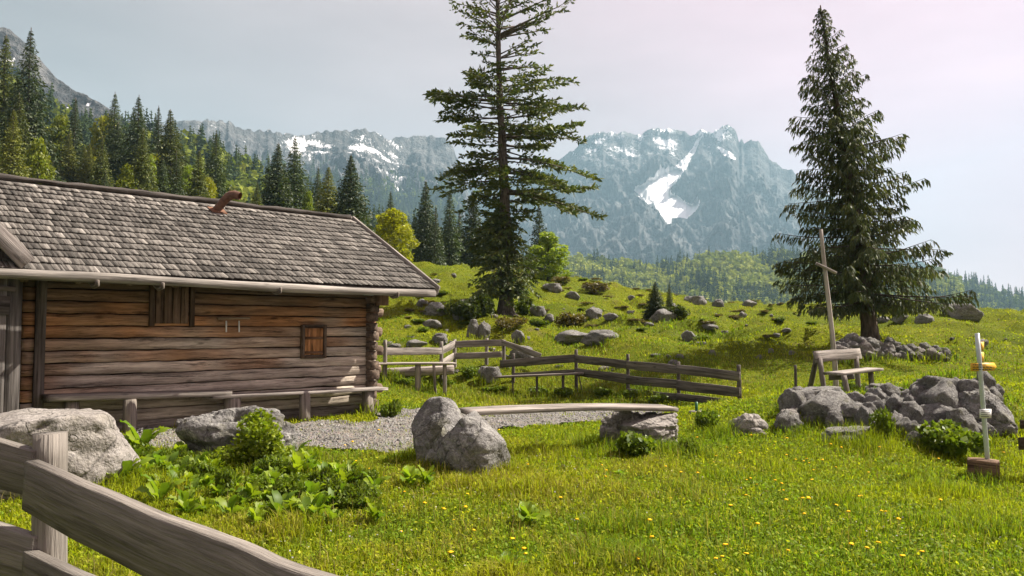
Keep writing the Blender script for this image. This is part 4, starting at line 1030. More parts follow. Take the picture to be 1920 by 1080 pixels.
hero_spruce()

def conifer_proto(seed, H=18.0, R=3.0, base=.06, dens=1.35, cols=((.026, .048, .016), (.075, .095, .018)), shape=1.0, up=0.0, spr=.50, sw=.28):
    rg = np.random.default_rng(seed)
    pth = np.array([[.12 * math.sin(s * 4 + seed), .1 * math.sin(s * 3), s * H] for s in np.linspace(-.02, 1, 10)])
    g = trunk_geo(pth, H * .014, .03, 6, 1.3, (.8, .75, .7))
    O, A, LL, a_, b_ = [], [], [], [], []
    z = base * H
    while z < H * .985:
        f = z / H; prof = (1 - f) ** shape * (1 if f > base + .08 else .75)
        n = max(4, int(7 * dens))
        ph0 = rg.uniform(0, 6.28)
        for k in range(n):
            O.append(np.array([np.interp(z, pth[:, 2], pth[:, 0]), np.interp(z, pth[:, 2], pth[:, 1]), z + rg.uniform(-.15, .15)])); A.append(ph0 + k * 6.28 / n + rg.uniform(-.3, .3))
            LL.append(max(.05, R * prof * rg.uniform(.6, 1.15))); a_.append(.5 * f * f + rg.uniform(-.35, .1) * (1 - f) + up); b_.append(rg.uniform(-.15, .15))
        z += H * .021 / dens * rg.uniform(.8, 1.25)
    w, c, d, l, t = branch_set(rg, O, A, LL, a_, b_, twig=.95, tspace=.40, nspray=3, sl=spr, tdroop=-.35, bare=.12, seg=3, wr=.012, sides=3)
    zz = np.clip(c[:, 2] / H, 0, 1); l = l * (1.1 - .75 * zz)
    g.add(np.concatenate(w.V), [np.concatenate(x) for x in w.F.values()], np.concatenate(w.g), (.7, .62, .58))
    tr = mesh_np('trunk', np.concatenate(g.V), [np.concatenate(x) for x in g.F.values()], BARK, {'gco': np.concatenate(g.g), 'tint': np.concatenate(g.t)}, True)
    return tr, crown_mesh('crown', [(c, d, l, t)], rg, cols[0], cols[1], sw), H
def leaf_cloud(rg, blobs, n, ls, cols, shell=.45):
    bl = np.array(blobs); vol = bl[:, 3] * bl[:, 4] * bl[:, 5]; pk = rg.choice(len(bl), n, p=vol / vol.sum())
    d = norm(rg.normal(size=(n, 3))); rad = rg.uniform(shell, 1, n) ** .5
    rad = rad * (.82 + .5 * (fbm(d * 2.2 + pk[:, None] * 5.1, 3, 4) - .3))
    c = bl[pk, :3] + d * rad[:, None] * bl[pk, 3:6]
    dd = d * .6 + rg.normal(0, .7, (n, 3)) + [0, 0, -.1]
    l = ls * rg.uniform(.6, 1.4, n); V, Fq = diamonds(c - norm(dd) * l[:, None] * .5, dd, l, l * .36, rg)
    m = np.clip(rg.normal(.45, .28, n) + (vnoise(c * 1.3, 9) - .5) * .5, 0, 1)[:, None]
    t = np.array(cols[0]) * (1 - m) + np.array(cols[1]) * m
    return V, Fq, np.repeat(t, 4, 0)
def broad_proto(seed, H=9.0, R=3.2, n=7500, cols=((.10, .135, .012), (.22, .235, .018)), ls=.28, low=.12):
    rg = np.random.default_rng(seed)
    g = trunk_geo(np.array([[.1 * math.sin(s * 5), .08 * math.cos(s * 4), s * H * .75] for s in np.linspace(-.03, 1, 8)]), H * .018, .04, 7, 1.3, (.9, .85, .8))
    blobs = []
    nb = 26
    for k in range(nb):
        f = (k + .5) / nb; z = H * (low + (1 - low) * f) - .1 * H; pr = math.sin(math.pi * min(1, (f * .86 + .14)) ** .75); ph = k * 2.4
        r = R * pr * rg.uniform(.35, .78); br = R * rg.uniform(.26, .40)
        p = np.array([r * math.cos(ph), r * math.sin(ph), z]); blobs.append((*p, br, br, br * .8))
        g.add(*tube([[0, 0, max(.3, z * .55)], p * [.5, .5, .85], p], [.05 * H / 9, .035, .012], 4), t=(.85, .8, .75))
    V, Fq, t = leaf_cloud(rg, blobs, n, ls, cols)
    tr = mesh_np('trunk', np.concatenate(g.V), [np.concatenate(x) for x in g.F.values()], BARK, {'gco': np.concatenate(g.g), 'tint': np.concatenate(g.t)}, True)
    return tr, mesh_np('crown', V, [Fq], LEAF, {'tint': t}), H
DK = ((.032, .055, .022), (.08, .10, .026)); OL = ((.05, .072, .018), (.13, .14, .02)); YL = ((.09, .11, .016), (.20, .20, .02))
CON = [conifer_proto(101, 18, 3.6, cols=OL), conifer_proto(102, 20, 3.9, shape=.95, cols=DK), conifer_proto(103, 17, 4.0, cols=OL, shape=1.1), conifer_proto(104, 19, 3.4, cols=DK, dens=1.15, base=.1), conifer_proto(105, 18, 3.5, cols=YL, shape=.9), conifer_proto(106, 16, 3.7, cols=DK, base=.03, shape=.95)]
BRO = [broad_proto(201), broad_proto(202, 10, 3.0, cols=((.13, .19, .02), (.27, .32, .04))), broad_proto(203, 8.5, 3.3, cols=((.15, .17, .010), (.32, .31, .016)))]
def tree(proto, p, H, label, wid=1.0, group=None, name='conifer_tree', rz=None):
    tr, cr, H0 = proto; s = H / H0
    e = empty(name, p, label, 'tree', group, random.uniform(0, 6.28) if rz is None else rz); e.scale = (s * wid, s * wid, s)
    link('trunk', tr, e); link('crown', cr, e); return e
def tree_px(proto, x, ytop, D, label, **k):
    p = at(x, D); H = P(x, ytop, D)[2] - p[2] + .2; p[2] -= .2
    return tree(proto, p, H, label, **k)
GW = 'trees of the wood behind the hut'
NEAR = [(0, -6, 66, 78, 1.0, 'dark spruce cut by the left photo edge above the roof', 1), (1, 42, 52, 74, .95, 'tallest dark spruce of the wood at the far left above the roof'), (4, 14, 205, 60, .95, 'olive spruce at the left edge in front of the tallest spruce'), (3, 128, 182, 84, 1.0, 'brownish spruce between the tallest left spruce and the yellow-green tree'), (1, 203, 172, 88, 1.0, 'slender dark spruce with a pointed top left of the broad pair'),
        (2, 183, 255, 62, 1.0, 'low broad dark spruce standing forward of the slender one'), (1, 251, 178, 80, 1.15, 'broad tall spruce, tallest near the middle of the wood above the roof'), (3, 289, 198, 100, .9, 'narrow spruce right behind the broad tall spruce'), (0, 312, 204, 80, 1.0, 'tapering olive spruce lit from the right, right of the broad tall one'), (0, 366, 282, 62, 1.0, 'short olive spruce just left of the stovepipe'), (1, 400, 248, 72, .9, 'dark spruce directly above the stovepipe'),
        (2, 478, 342, 66, .9, 'small dark spruce right of the stovepipe'), (5, 517, 268, 70, .9, 'left of the two tall dark spruces standing above the middle of the roof'), (1, 548, 255, 74, 1.0, 'right and taller of the two dark spruces above the middle of the roof'), (3, 592, 312, 84, .9, 'thin dark spruce top behind the yellowish larch'), (4, 612, 312, 66, 1.05, 'yellowish larch above the right half of the roof'), (5, 655, 290, 62, .95, 'dark ragged spruce right behind the gable end of the roof'), (1, 731, 358, 92, .8, 'dark conifer tip behind the yellow-green tree at the roof end'),
        (5, 797, 338, 72, .75, 'dark spruce left in the small clump behind the roof end'), (1, 842, 352, 74, .75, 'dark spruce in the middle of the clump left of the tall fir'), (3, 815, 385, 70, .8, 'short spruce filling the clump left of the tall fir'), (5, 886, 356, 76, .85, 'dark spruce half hidden behind the left branches of the tall fir'), (1, 1012, 382, 82, .8, 'slim spruce behind the right side of the tall fir'), (3, 862, 392, 78, .8, 'low spruce beside the trunk side of the clump left of the fir')]
NEAR = [(*q[:4], q[4] * (1.0 if q[1] < 300 else 1.3), *q[5:]) for q in NEAR]
for q in NEAR: tree_px(CON[q[0]], q[1], q[2], q[3], q[5], wid=q[4], group=None)
tree_px(BRO[2], 736, 385, 50, 'bright yellow-green round tree behind the right end of the roof', wid=1.25, name='broadleaf_tree')
tree_px(BRO[1], 1028, 428, 50, 'fresh green round tree just right of the tall fir trunk', wid=1.75, name='broadleaf_tree')
for (x, y, D, k, lb) in [(104, 205, 92, 0, 'yellow-green broadleaf tree right of the tallest left spruce'), (188, 205, 100, 2, 'yellow-green broadleaf tree behind the slender spruce'), (62, 250, 66, 0, 'yellow-green broadleaf tree under the tallest left spruce'), (345, 300, 74, 1, 'light green tree between the olive spruces above the roof'), (430, 345, 70, 0, 'yellow-green bush-like tree just right of the stovepipe'), (384, 325, 64, 2, 'yellow-green tree left above the stovepipe'), (575, 350, 70, 1, 'light green tree in front of the two tall dark spruces'), (232, 300, 60, 0, 'yellow-green tree low in the wood above the roof middle')]:
    tree_px(BRO[k], x, y, D, lb, name='broadleaf_tree', wid=.62)
SKY_X = [-200, 0, 60, 130, 200, 250, 310, 360, 400, 460, 520, 560, 620, 680, 720]; SKY_Y = [130, 150, 130, 215, 215, 215, 240, 310, 320, 370, 330, 320, 350, 385, 400]
for k in range(70):
    x = r.uniform(-150, 690); yt = np.interp(x, SKY_X, SKY_Y) + r.uniform(10, 110); D = r.uniform(58, 112)
    br = r.uniform() < .07
    if br: tree_px(BRO[int(r.integers(0, 3))], x, max(yt, 280 if x > 150 else 240), D, 'yellow-green tree mixed among the spruces of the wood above the roof', group=GW, name='broadleaf_tree')
    else: tree_px(CON[int(r.choice([0, 1, 2, 3, 4, 5], p=[.24, .16, .2, .12, .16, .12]))], x, yt, D, 'spruce of the mixed wood crowding the slope above the hut roof', wid=r.uniform(.85, 1.2), group=GW)

# ------------------------------------------------------------------ bushes and leafy plants
def bush_mesh(seed, blobs, n, ls, cols, mat=LEAF):
    rg = np.random.default_rng(seed); V, Fq, t = leaf_cloud(rg, blobs, n, ls, cols, .2); V[:, 2] = np.maximum(V[:, 2], -.05)
    return mesh_np('foliage', V, [Fq], mat, {'tint': t})
GB = ((.07, .12, .012), (.17, .22, .016)); DB = ((.03, .05, .012), (.08, .10, .018)); BB = ((.07, .065, .022), (.15, .115, .03))
def dome(seed, R, H, nb=9):
    rg = np.random.default_rng(seed); o = []
    for k in range(nb):
        a = k * 2.4; q = rg.uniform(.1, .75) * R; br = R * rg.uniform(.3, .5); o.append((q * math.cos(a), q * math.sin(a), H * rg.uniform(.25, .62), br, br, H * rg.uniform(.28, .42)))
    return o
BUSH = {'green': [bush_mesh(1, dome(1, .5, .6), 1500, .085, GB), bush_mesh(2, dome(2, .5, .5), 1300, .10, GB)], 'heath': [bush_mesh(3, dome(3, .5, .5), 1500, .07, BB), bush_mesh(4, dome(4, .5, .45), 1300, .07, BB)], 'dark': [bush_mesh(5, dome(5, .5, .5), 1900, .08, DB), bush_mesh(6, dome(6, .5, .6), 1900, .08, DB)]}
_bc = [0]
def bush(p, w, h, kind, label, group=None, name='shrub'):
    _bc[0] += 1; o = link(name, BUSH[kind][_bc[0] % 2]); o.location = p; o.scale = (w, w * .85, h / .55); o.rotation_euler = (0, 0, _bc[0] * 1.3); return tag(o, label, 'shrub', group)
def bush_px(x, y, w, h, kind, label, group=None, D=None):
    p = G(x, y) if D is None else at(x, D); s = p[1] / F; return bush(p, w * s, h * s, kind, label, group)
bush_px(955, 616, 80, 30, 'heath', 'reddish heath shrub on the rocks right in front of the fir trunk'); bush_px(1075, 612, 80, 34, 'heath', 'wide brown heath shrub between the fir and the blocky pale rock'); bush_px(1118, 548, 66, 26, 'heath', 'rounded dark shrub on the skyline right of the green tree')
bush_px(868, 602, 90, 50, 'dark', 'dark dwarf pine spreading under the fir on its left'); bush_px(905, 590, 60, 40, 'dark', 'dark dwarf pine close to the left of the fir trunk'); bush_px(985, 590, 50, 32, 'green', 'green bush at the right foot of the fir trunk'); bush_px(1010, 612, 40, 18, 'green', 'low green bush below the grey rock by the fir')
bush_px(1268, 596, 60, 28, 'dark', 'low dwarf pine right of the small bushy spruce'); bush_px(1050, 530, 40, 16, 'heath', 'small heath clump on the skyline below the bright green tree')
tree_px(CON[5], 1229, 528, G(1235, 592)[1], 'small bushy young spruce growing on a boulder at the skyline', wid=1.6); tree_px(CON[3], 1256, 528, G(1258, 590)[1], 'tiny thin conifer beside the bushy young spruce', wid=.9)
bush_px(1655, 822, 50, 58, 'green', 'bright green shrub in the gap between the two rock piles'); bush_px(1782, 852, 140, 74, 'green', 'broad leafy bush at the foot of the right rock pile'); bush_px(1330, 806, 60, 40, 'green', 'grassy green tuft-like bush on the left of the tilted pale rock'); bush_px(1188, 848, 120, 58, 'green', 'green bush growing in front of the boulder under the plank end', D=10.25); bush_px(1285, 850, 44, 34, 'green', 'small leafy bush right of the boulder under the plank end')
bush_px(735, 785, 46, 44, 'green', 'green weed clump at the right end of the hut bench'); bush_px(1300, 852, 30, 30, 'green', 'small weed clump with a white seed head near the tilted rock', D=10.3)
for k in range(110):
    x = r.uniform(760, 1560); y = r.uniform(515, 610 if k % 3 else 650); p = G(x, y)
    if 22 < p[1] < 60: w = r.uniform(.25, .75); bush(p, w, w * r.uniform(.18, .34), r.choice(['heath', 'heath', 'heath', 'green']), 'low heath tuft dotted over the hummocky slope', 'heath tufts on the hummocky slope', 'heath_tuft')
# weeds along the fence and bench feet
for (x, y, w, h) in [(1010, 738, 60, 16), (1060, 742, 50, 16), (1130, 740, 60, 18), (1180, 746, 50, 16), (1235, 752, 50, 15), (760, 722, 50, 14), (830, 722, 40, 14), (880, 706, 50, 22), (930, 735, 50, 14), (1545, 735, 40, 14), (1600, 730, 50, 20)]:
    bush_px(x, y, w, h, 'green', 'low green weeds along the fence and bench feet', 'weeds along the fence and bench feet')

def dock_proto(seed, n=11, L=.24, Wd=.050, mat=DOCK):
    rg = np.random.default_rng(seed); g = Geo()
    for k in range(n):
        ph = k * 2.4 + rg.uniform(-.3, .3); l = L * rg.uniform(.65, 1.15); w = Wd * rg.uniform(.8, 1.25); el = rg.uniform(.75, 1.45); bend = rg.uniform(.2, 1.2)
        s = np.linspace(0, 1, 8); wid = w * np.sin(np.pi * np.clip((s - .18) / .82, 0, 1)) ** .7; wid[s < .2] = .006; wid[-1] = .002
        ang = el - bend * s * s; x = np.cumsum(np.cos(ang)) * l / 8; z = np.cumsum(np.sin(ang)) * l / 8
        d = np.array([math.cos(ph), math.sin(ph), 0]); lat = np.array([-d[1], d[0], 0]); tw = rg.uniform(-.5, .5)
        latv = lat * math.cos(tw) + ZV * math.sin(tw)
        mid = d * x[:, None] + ZV * z[:, None]; wave = (.012 * np.sin(s * 19 + k))[:, None] * ZV
        V = np.stack([mid - latv * wid[:, None] + ZV * (wid * .35)[:, None] + wave, mid, mid + latv * wid[:, None] + ZV * (wid * .35)[:, None] - wave], 1).reshape(-1, 3)
        i = np.arange(7)[:, None] * 3 + np.arange(2)[None]; q = np.stack([i, i + 1, i + 4, i + 3], -1).reshape(-1, 4)
        c = np.array([.11, .19, .016]) * (1 - (u_ := rg.uniform(0, 1))) + np.array([.26, .33, .020]) * u_
        g.add(V, [q], V, c)
    return mesh_np('leaves', np.concatenate(g.V), [np.concatenate(x) for x in g.F.values()], mat, {'tint': np.concatenate(g.t)}, True)
DP = [dock_proto(301, 13, .25, .036), dock_proto(302, 15, .21, .040), dock_proto(303, 11, .30, .042), dock_proto(304, 14, .19, .032)]
def dock(p, s, label, k, group=None):
    o = link('dock_plant', DP[k % 4]); o.location = p; o.scale = (s,) * 3; o.rotation_euler = (0, 0, k * 1.9); return tag(o, label, 'plant', group)
GD = 'dock plants in the weed patch round the left boulders'
spots = [(r.uniform(215, 705), r.uniform(862, 985)) for _ in range(64)] + [(205, 905), (232, 880), (262, 905), (285, 868), (300, 930), (330, 900), (345, 955), (362, 920), (385, 965), (410, 935), (430, 975), (455, 950), (480, 990), (500, 945), (530, 975), (545, 930), (570, 965), (590, 940), (610, 905), (625, 985), (650, 955), (680, 940), (700, 925), (585, 885), (560, 900), (515, 915), (300, 890), (250, 940), (320, 975), (660, 915), (470, 925), (420, 905), (372, 890), (605, 955), (540, 1000), (690, 960), (330, 870), (280, 950)]
spots = [q for q in spots if q[1] < 1000 and q[1] > 850 + max(0, q[0] - 600) * .5 and q[1] < 905 + (q[0] - 190) * .45]
for k in range(34):
    x = r.uniform(225, 690); y = r.uniform(850, 905) + max(0, x - 250) * .14
    p = G(x, y); w = r.uniform(.22, .42); bush(p, w, r.uniform(.12, .30), 'green', 'leafy green weed between the dock plants round the left boulders', 'weeds between the dock plants', 'weed')
for k, (x, y) in enumerate(spots): dock(G(x, y), r.uniform(.6, 1.0) * (1.35 if y < 905 else 1.0), 'broad-leaved dock plant in the weed patch round the left boulders', k, GD)
dock(G(262, 850), 1.5, 'tallest upright dock leaf cluster beside the big pale boulder', 2); dock(G(222, 915), 1.4, 'large dock leaves hanging at the corner of the big pale boulder', 2)
for (x, y, s, k, lb) in [(770, 912, 1.1, 1, 'flat leaf rosette on the left below the two-humped boulder'), (800, 915, 1.0, 0, 'flat leaf rosette directly below the two-humped boulder'), (990, 985, 1.0, 1, 'isolated leaf rosette in the grass at the bottom middle'), (955, 1072, .9, 3, 'upright leaves cut by the bottom edge in the middle'), (1165, 895, .6, 3, 'small leaf rosette in the grass below the plank shadow')]: dock(G(x, y), s, lb, k)
# nettles over the second boulder
p = at(486, 9.1)
me = bush_mesh(77, [(0, .05, .35, .36, .25, .33), (.12, 0, .2, .42, .25, .25), (-.12, .2, .56, .25, .2, .22), (.1, -.05, .45, .3, .22, .3), (.34, -.1, .12, .3, .25, .2), (-.30, -.1, .15, .3, .25, .25), (-.05, .3, .68, .2, .18, .16)], 4600, .058, ((.11, .17, .012), (.27, .32, .018)))
o = link('nettle_bush', me); o.location = p; o.scale = (.85, .9, .80); tag(o, 'bright green nettle bush climbing over the cracked boulder', 'shrub')

# ------------------------------------------------------------------ dandelions
def dandy():
    g = Geo(); g.add(*tube([[0, 0, 0], [.01, 0, .06], [.005, .005, .12]], .004, 4)); n0 = sum(len(f) for v in g.F.values() for f in v)
    rg = np.random.default_rng(4); k = 14
    Vs = [np.array([.005, .005, .128])]; 
    for i in range(k): a = i * 6.283 / k; rr_ = .021 * (1 + .15 * math.sin(i * 5)); Vs.append(np.array([.005 + rr_ * math.cos(a), .005 + rr_ * math.sin(a), .128 + .004 * math.sin(i * 3)]))
    for i in range(k): a = i * 6.283 / k; Vs.append(np.array([.005 + .011 * math.cos(a), .005 + .011 * math.sin(a), .139]))
    V = np.array(Vs); tr = []; q = []
    for i in range(k):
        j = (i + 1) % k; q.append([1 + i, 1 + j, 1 + k + j, 1 + k + i]); tr.append([0, 1 + j, 1 + i])
    top = [list(range(1 + k, 1 + 2 * k))]
    Fst = [np.concatenate(f) for f in g.F.values()]; V0 = np.concatenate(g.V); off = len(V0)
    Fl = Fst + [np.array(q) + off, np.array(tr) + off, np.array(top) + off]
    mi = np.concatenate([np.zeros(len(f), int) for f in Fst] + [np.ones(len(q), int), np.ones(len(tr), int), np.ones(1, int)])
    return mesh_np('dandelion', np.concatenate([V0, V]), Fl, [STEMG, DANDY], midx=mi)
DM = dandy()
dsp = [(1490, 870), (1506, 875), (1345, 865), (1407, 907), (1420, 918), (1524, 890), (1516, 878), (1628, 893), (1474, 957), (1525, 910), (1565, 960), (1595, 1035), (1590, 1043), (1695, 1065), (1345, 1065), (1365, 1047), (1400, 1063), (1420, 1005), (1510, 985), (1880, 862), (1760, 870), (875, 940), (872, 965), (1050, 946), (1128, 883), (1137, 898), (988, 882), (668, 877), (646, 842), (661, 841), (1216, 997), (1225, 1038), (960, 1028), (694, 894), (1730, 1058), (1555, 983), (1400, 940), (1290, 850), (1475, 865)]
for i in range(60): dsp.append((r.uniform(700, 1910), r.uniform(800, 1075)) if i % 3 else (r.normal(1480, 90), r.normal(890, 40)))
for k, (x, y) in enumerate(dsp):
    if y < 790: continue
    p = G(x, y); o = link('dandelion', DM); o.location = p; s = r.uniform(.6, 1.0); o.scale = (s, s, s * r.uniform(.5, .9)); o.rotation_euler = (r.uniform(-.2, .2), r.uniform(-.2, .2), k); tag(o, 'yellow dandelion flower in the short meadow grass', 'flower', 'dandelions in the meadow')

# ------------------------------------------------------------------ hills, mountains, far woods
def interp_crest(pts, n, jag, seed, jscale=9.0):
    pts = np.array(pts, float); x = np.linspace(pts[0, 0], pts[-1, 0], n); y = np.interp(x, pts[:, 0], pts[:, 1]); D = np.interp(x, pts[:, 0], pts[:, 2])
    y = y + (fbm(stack3(x / jscale, seed, 0), 4, seed, .6) - .5) * jag * 2
    return x, y, D
def ridge_mesh(name, crest, zb, L, nu, nt, mat, jag=3.0, rib=60., fine=30., rs=150., pw=.7, seed=1, snow=None, veg=None, jscale=9.0, back=.35, tilt=0.0, warp=1.0, smooth_px=None):
    x, y, D = interp_crest(crest, nu, jag, seed, jscale)
    cr = np.array([P(a, b, c) for a, b, c in zip(x, y, D)])
    t = np.concatenate([[-back, -back * .5, -back * .15], np.linspace(0, 1, nt)])
    T, U = np.meshgrid(t, np.arange(nu), indexing='ij')
    C0 = cr[U]
    R0 = np.hypot(C0[..., 0], C0[..., 1]); dirx, diry = C0[..., 0] / R0, C0[..., 1] / R0
    az = np.arctan2(C0[..., 0], C0[..., 1])
    Tp = np.clip(T, 0, 1)
    prof = Tp ** pw
    Z = C0[..., 2] + (zb - C0[..., 2]) * prof
    Rr = R0 - T * L
    lat = az * D.mean()
    m = np.clip(Tp * 7, 0, 1)
    if smooth_px is not None:
        sx, sy = proj(stack3(dirx * Rr, diry * Rr, Z)); m = m * (1 - .9 * in_poly(sx, sy, smooth_px).reshape(m.shape))
    q = stack3(lat / rs + warp * .5 * (fbm(stack3(lat / rs / 2, Z / rs / 2, 3), 2, seed + 9) - .5).reshape(Z.shape) + tilt * Z / rs, Rr / (rs * 3), Z / (rs * 2.6))
    rb = ridged(q, 5, seed + 20, .55).reshape(Z.shape)
    fb = fbm(stack3(lat / (rs * .33), Rr / (rs * .33), Z / (rs * .4)), 5, seed + 30, .58).reshape(Z.shape)
    rf = ridged(stack3(lat / (rs * .22) + Z / (rs * .5), Rr / (rs * .5), Z / (rs * .3)), 4, seed + 40, .6).reshape(Z.shape)
    Rr = Rr - m * rib * (rb - .55) * 2 - m * fine * .9 * (fb - .5) * 2 - m * fine * .8 * (rf - .6) * 2
    Z = Z + m * fine * (fb - .5) * 2 + m * fine * .7 * (rf - .6)
    bk = T < 0
    Z = np.where(bk, C0[..., 2] + T / back * (C0[..., 2] - zb) * .5, Z)
    X = dirx * Rr; Y = diry * Rr
    V = stack3(X, Y, Z); n0 = nu
    i = np.arange(len(t) - 1)[:, None] * n0 + np.arange(n0 - 1)[None]
    Fq = np.stack([i, i + 1, i + n0 + 1, i + n0], -1).reshape(-1, 4)[:, ::-1]
    sn = np.zeros(len(V)) if snow is None else snow(V, rb.ravel(), fb.ravel(), Tp.ravel())
    vg = np.zeros(len(V)) if veg is None else veg(V, rb.ravel(), fb.ravel(), Tp.ravel())
    o = link(name, mesh_np(name, V, [Fq], mat, {'snow': sn, 'veg': vg}, True)); tag(o, kind='structure')
    return V.reshape(len(t), nu, 3)[3:], vg.reshape(len(t), nu)[3:]
def mountain_mat(name, s, a, b, vegc, grass=None):
    m = M_(name); ge = m.n('ShaderNodeNewGeometry'); p = ge.outputs['Position']
    n1 = m.noise(p, .012 * s, 8, .65); n2 = m.noise(m.mapv(p, (.05 * s, .05 * s, .018 * s)), 1.0, 6, .65); n3 = m.noise(p, .12 * s, 4, .65)
    c = m.ramp(n1, (.3, a), (.68, b)); c = m.mix(c, m.ramp(n2, (.36, .5), (.62, 1.35)), .9, 'MULTIPLY')
    v = m.math('ADD', m.attr('veg', 'Fac'), m.math('MULTIPLY', m.math('SUBTRACT', n3, .5), .7))
    c = m.mix(c, vegc, m.ramp(v, (.42, 0.0), (.58, 1.0)))
    n4 = m.noise(m.mapv(p, (.16, .16, .11)), 1.0, 4, .7); sn = m.math('ADD', m.attr('snow', 'Fac'), m.math('MULTIPLY', m.math('SUBTRACT', n4, .5), 1.1))
    c = m.mix(c, (.80, .79, .80), m.ramp(sn, (.40, 0.0), (.60, 1.0)))
    smk = m.ramp(sn, (.40, 1.0), (.55, .04)); hh = m.math('MULTIPLY', m.math('ADD', m.math('ADD', n3, n2), m.math('MULTIPLY', n1, 1.5)), smk)
    m.bsdf(c, .95, m.bump(hh, 1.0, 17.0 / s), .05); return m.m
MROCK = mountain_mat('alpine_rock', 1.6, (.024, .027, .032), (.20, .195, .19), (.022, .038, .018))
MHILL = mountain_mat('wooded_slope', 3.0, (.07, .09, .025), (.13, .15, .03), (.05, .075, .02))

SNOWF = [(1262, 318), (1283, 320), (1275, 335), (1262, 350), (1252, 360), (1256, 371), (1268, 369), (1286, 381), (1299, 386), (1312, 379), (1308, 392), (1298, 403), (1288, 412), (1270, 408), (1257, 410), (1247, 420), (1238, 406), (1235, 396), (1222, 390), (1205, 376), (1189, 358), (1200, 352), (1210, 351), (1216, 341), (1228, 339), (1240, 330), (1252, 324)]
SNOW2 = [(1345, 278), (1358, 282), (1372, 292), (1380, 304), (1368, 300), (1352, 288)]
GUL = [(1283, 322), (1262, 318), (1290, 290), (1305, 262), (1312, 262), (1300, 290)]
def msnow(V, rb, fb, T):
    x, y = proj(V); x = x + (fb - .5) * 14; y = y + (rb - .5) * 12
    s = in_poly(x, y, SNOWF) * 1.5 + in_poly(x, y, SNOW2) * 1.1 + in_poly(x, y, GUL) * .62
    alt = np.clip((330 - y) / 70, 0, 1) * np.clip((1420 - x) / 120, .25, 1)
    n = fbm(stack3(V[:, 0] / 26 + V[:, 2] / 40, V[:, 1] / 160, V[:, 2] / 30), 4, 77)
    st = np.clip(.43 + (.74 - rb) * 1.3 + (n - .5) * 1.2, 0, .66) * np.clip(alt * 1.7, 0, 1)
    return np.clip(np.maximum(s, st), 0, 1.5)
def mveg(V, rb, fb, T):
    x, y = proj(V); n = fbm(stack3(V[:, 0] / 120, V[:, 1] / 200, V[:, 2] / 90), 4, 78)
    return np.clip((y - 395) / 160, 0, .62) * (.5 + n)
ridge_mesh('mountain_massif', [(780, 420, 3000), (860, 352, 3000), (900, 345, 3000), (960, 330, 2950), (1010, 322, 2900), (1045, 306, 2850), (1075, 280, 2800), (1095, 258, 2800), (1105, 251, 2800), (1150, 250, 2800), (1170, 244, 2800), (1185, 250, 2800), (1205, 252, 2800), (1222, 243, 2800), (1262, 241, 2800), (1280, 247, 2800), (1293, 256, 2790), (1318, 243, 2770), (1335, 247, 2760), (1345, 240, 2750), (1356, 233, 2750), (1368, 235, 2750), (1380, 247, 2750), (1386, 266, 2750), (1391, 258, 2750), (1395, 268, 2750), (1410, 265, 2750), (1425, 271, 2750), (1438, 291, 2740), (1450, 304, 2730), (1470, 318, 2720), (1490, 324, 2710), (1520, 345, 2700), (1560, 368, 2700), (1600, 400, 2700), (1660, 450, 2700), (1720, 490, 2700), (1790, 520, 2700), (1900, 560, 2700)],
           40, 1250, 720, 300, MROCK, jag=9.0, rib=135, fine=50, rs=270, pw=.62, seed=3, snow=msnow, veg=mveg, jscale=13, smooth_px=SNOWF)
def lsnow(V, rb, fb, T):
    x, y = proj(V); n = fbm(stack3(V[:, 0] / 22 + V[:, 2] / 18, V[:, 1] / 90, V[:, 2] / 11), 4, 87)
    core = np.exp(-(((x - 645) / 75) ** 2 + ((y - 282) / 24) ** 2)) + .55 * np.exp(-(((x - 540) / 60) ** 2 + ((y - 272) / 16) ** 2)) + .5 * np.exp(-(((x - 740) / 60) ** 2 + ((y - 330) / 30) ** 2)) + .35 * np.exp(-(((x - 440) / 60) ** 2 + ((y - 245) / 14) ** 2))
    return np.clip(.14 + core * .32 + (n - .5) * 1.1 + (.74 - rb) * 1.1, 0, .85) * (core > .05)
def lveg(V, rb, fb, T):
    x, y = proj(V); return np.clip((y - 310) / 90 + (x < 480) * .25, 0, .9) * (x < 860)
Vl, vl = ridge_mesh('mountain_ridge', [(250, 232, 1500), (330, 228, 1500), (395, 226, 1500), (430, 229, 1520), (455, 239, 1550), (480, 244, 1580), (510, 246, 1600), (540, 251, 1620), (560, 255, 1650), (590, 248, 1680), (620, 246, 1700), (650, 246, 1720), (680, 243, 1750), (705, 249, 1800), (725, 259, 1850), (735, 264, 1900), (745, 259, 1950), (770, 257, 2000), (800, 255, 2000), (835, 257, 2000), (848, 270, 2000), (855, 290, 2000), (866, 310, 2000), (871, 335, 2000), (880, 370, 1950), (905, 430, 1900), (960, 470, 1850), (1040, 520, 1800)],
           20, 900, 460, 170, MROCK, jag=7.0, rib=75, fine=28, rs=150, pw=.7, seed=8, snow=lsnow, veg=lveg, jscale=9)
ridge_mesh('mountain_flank', [(-500, -160, 700), (-200, -40, 700), (-60, 25, 700), (0, 50, 700), (20, 57, 700), (45, 79, 700), (70, 104, 700), (85, 124, 700), (110, 149, 700), (140, 171, 690), (165, 180, 680), (190, 195, 670), (240, 228, 660), (300, 262, 650), (400, 310, 640)],
           30, 330, 260, 110, MROCK, jag=3.5, rib=22, fine=12, rs=50, pw=.8, seed=14, veg=lambda V, rb, fb, T: np.clip(T * 4.2 - .1, 0, .95), snow=lambda V, rb, fb, T: np.clip((fbm(V / 18, 3, 5) - .66) * 9, 0, 1) * (T < .12))
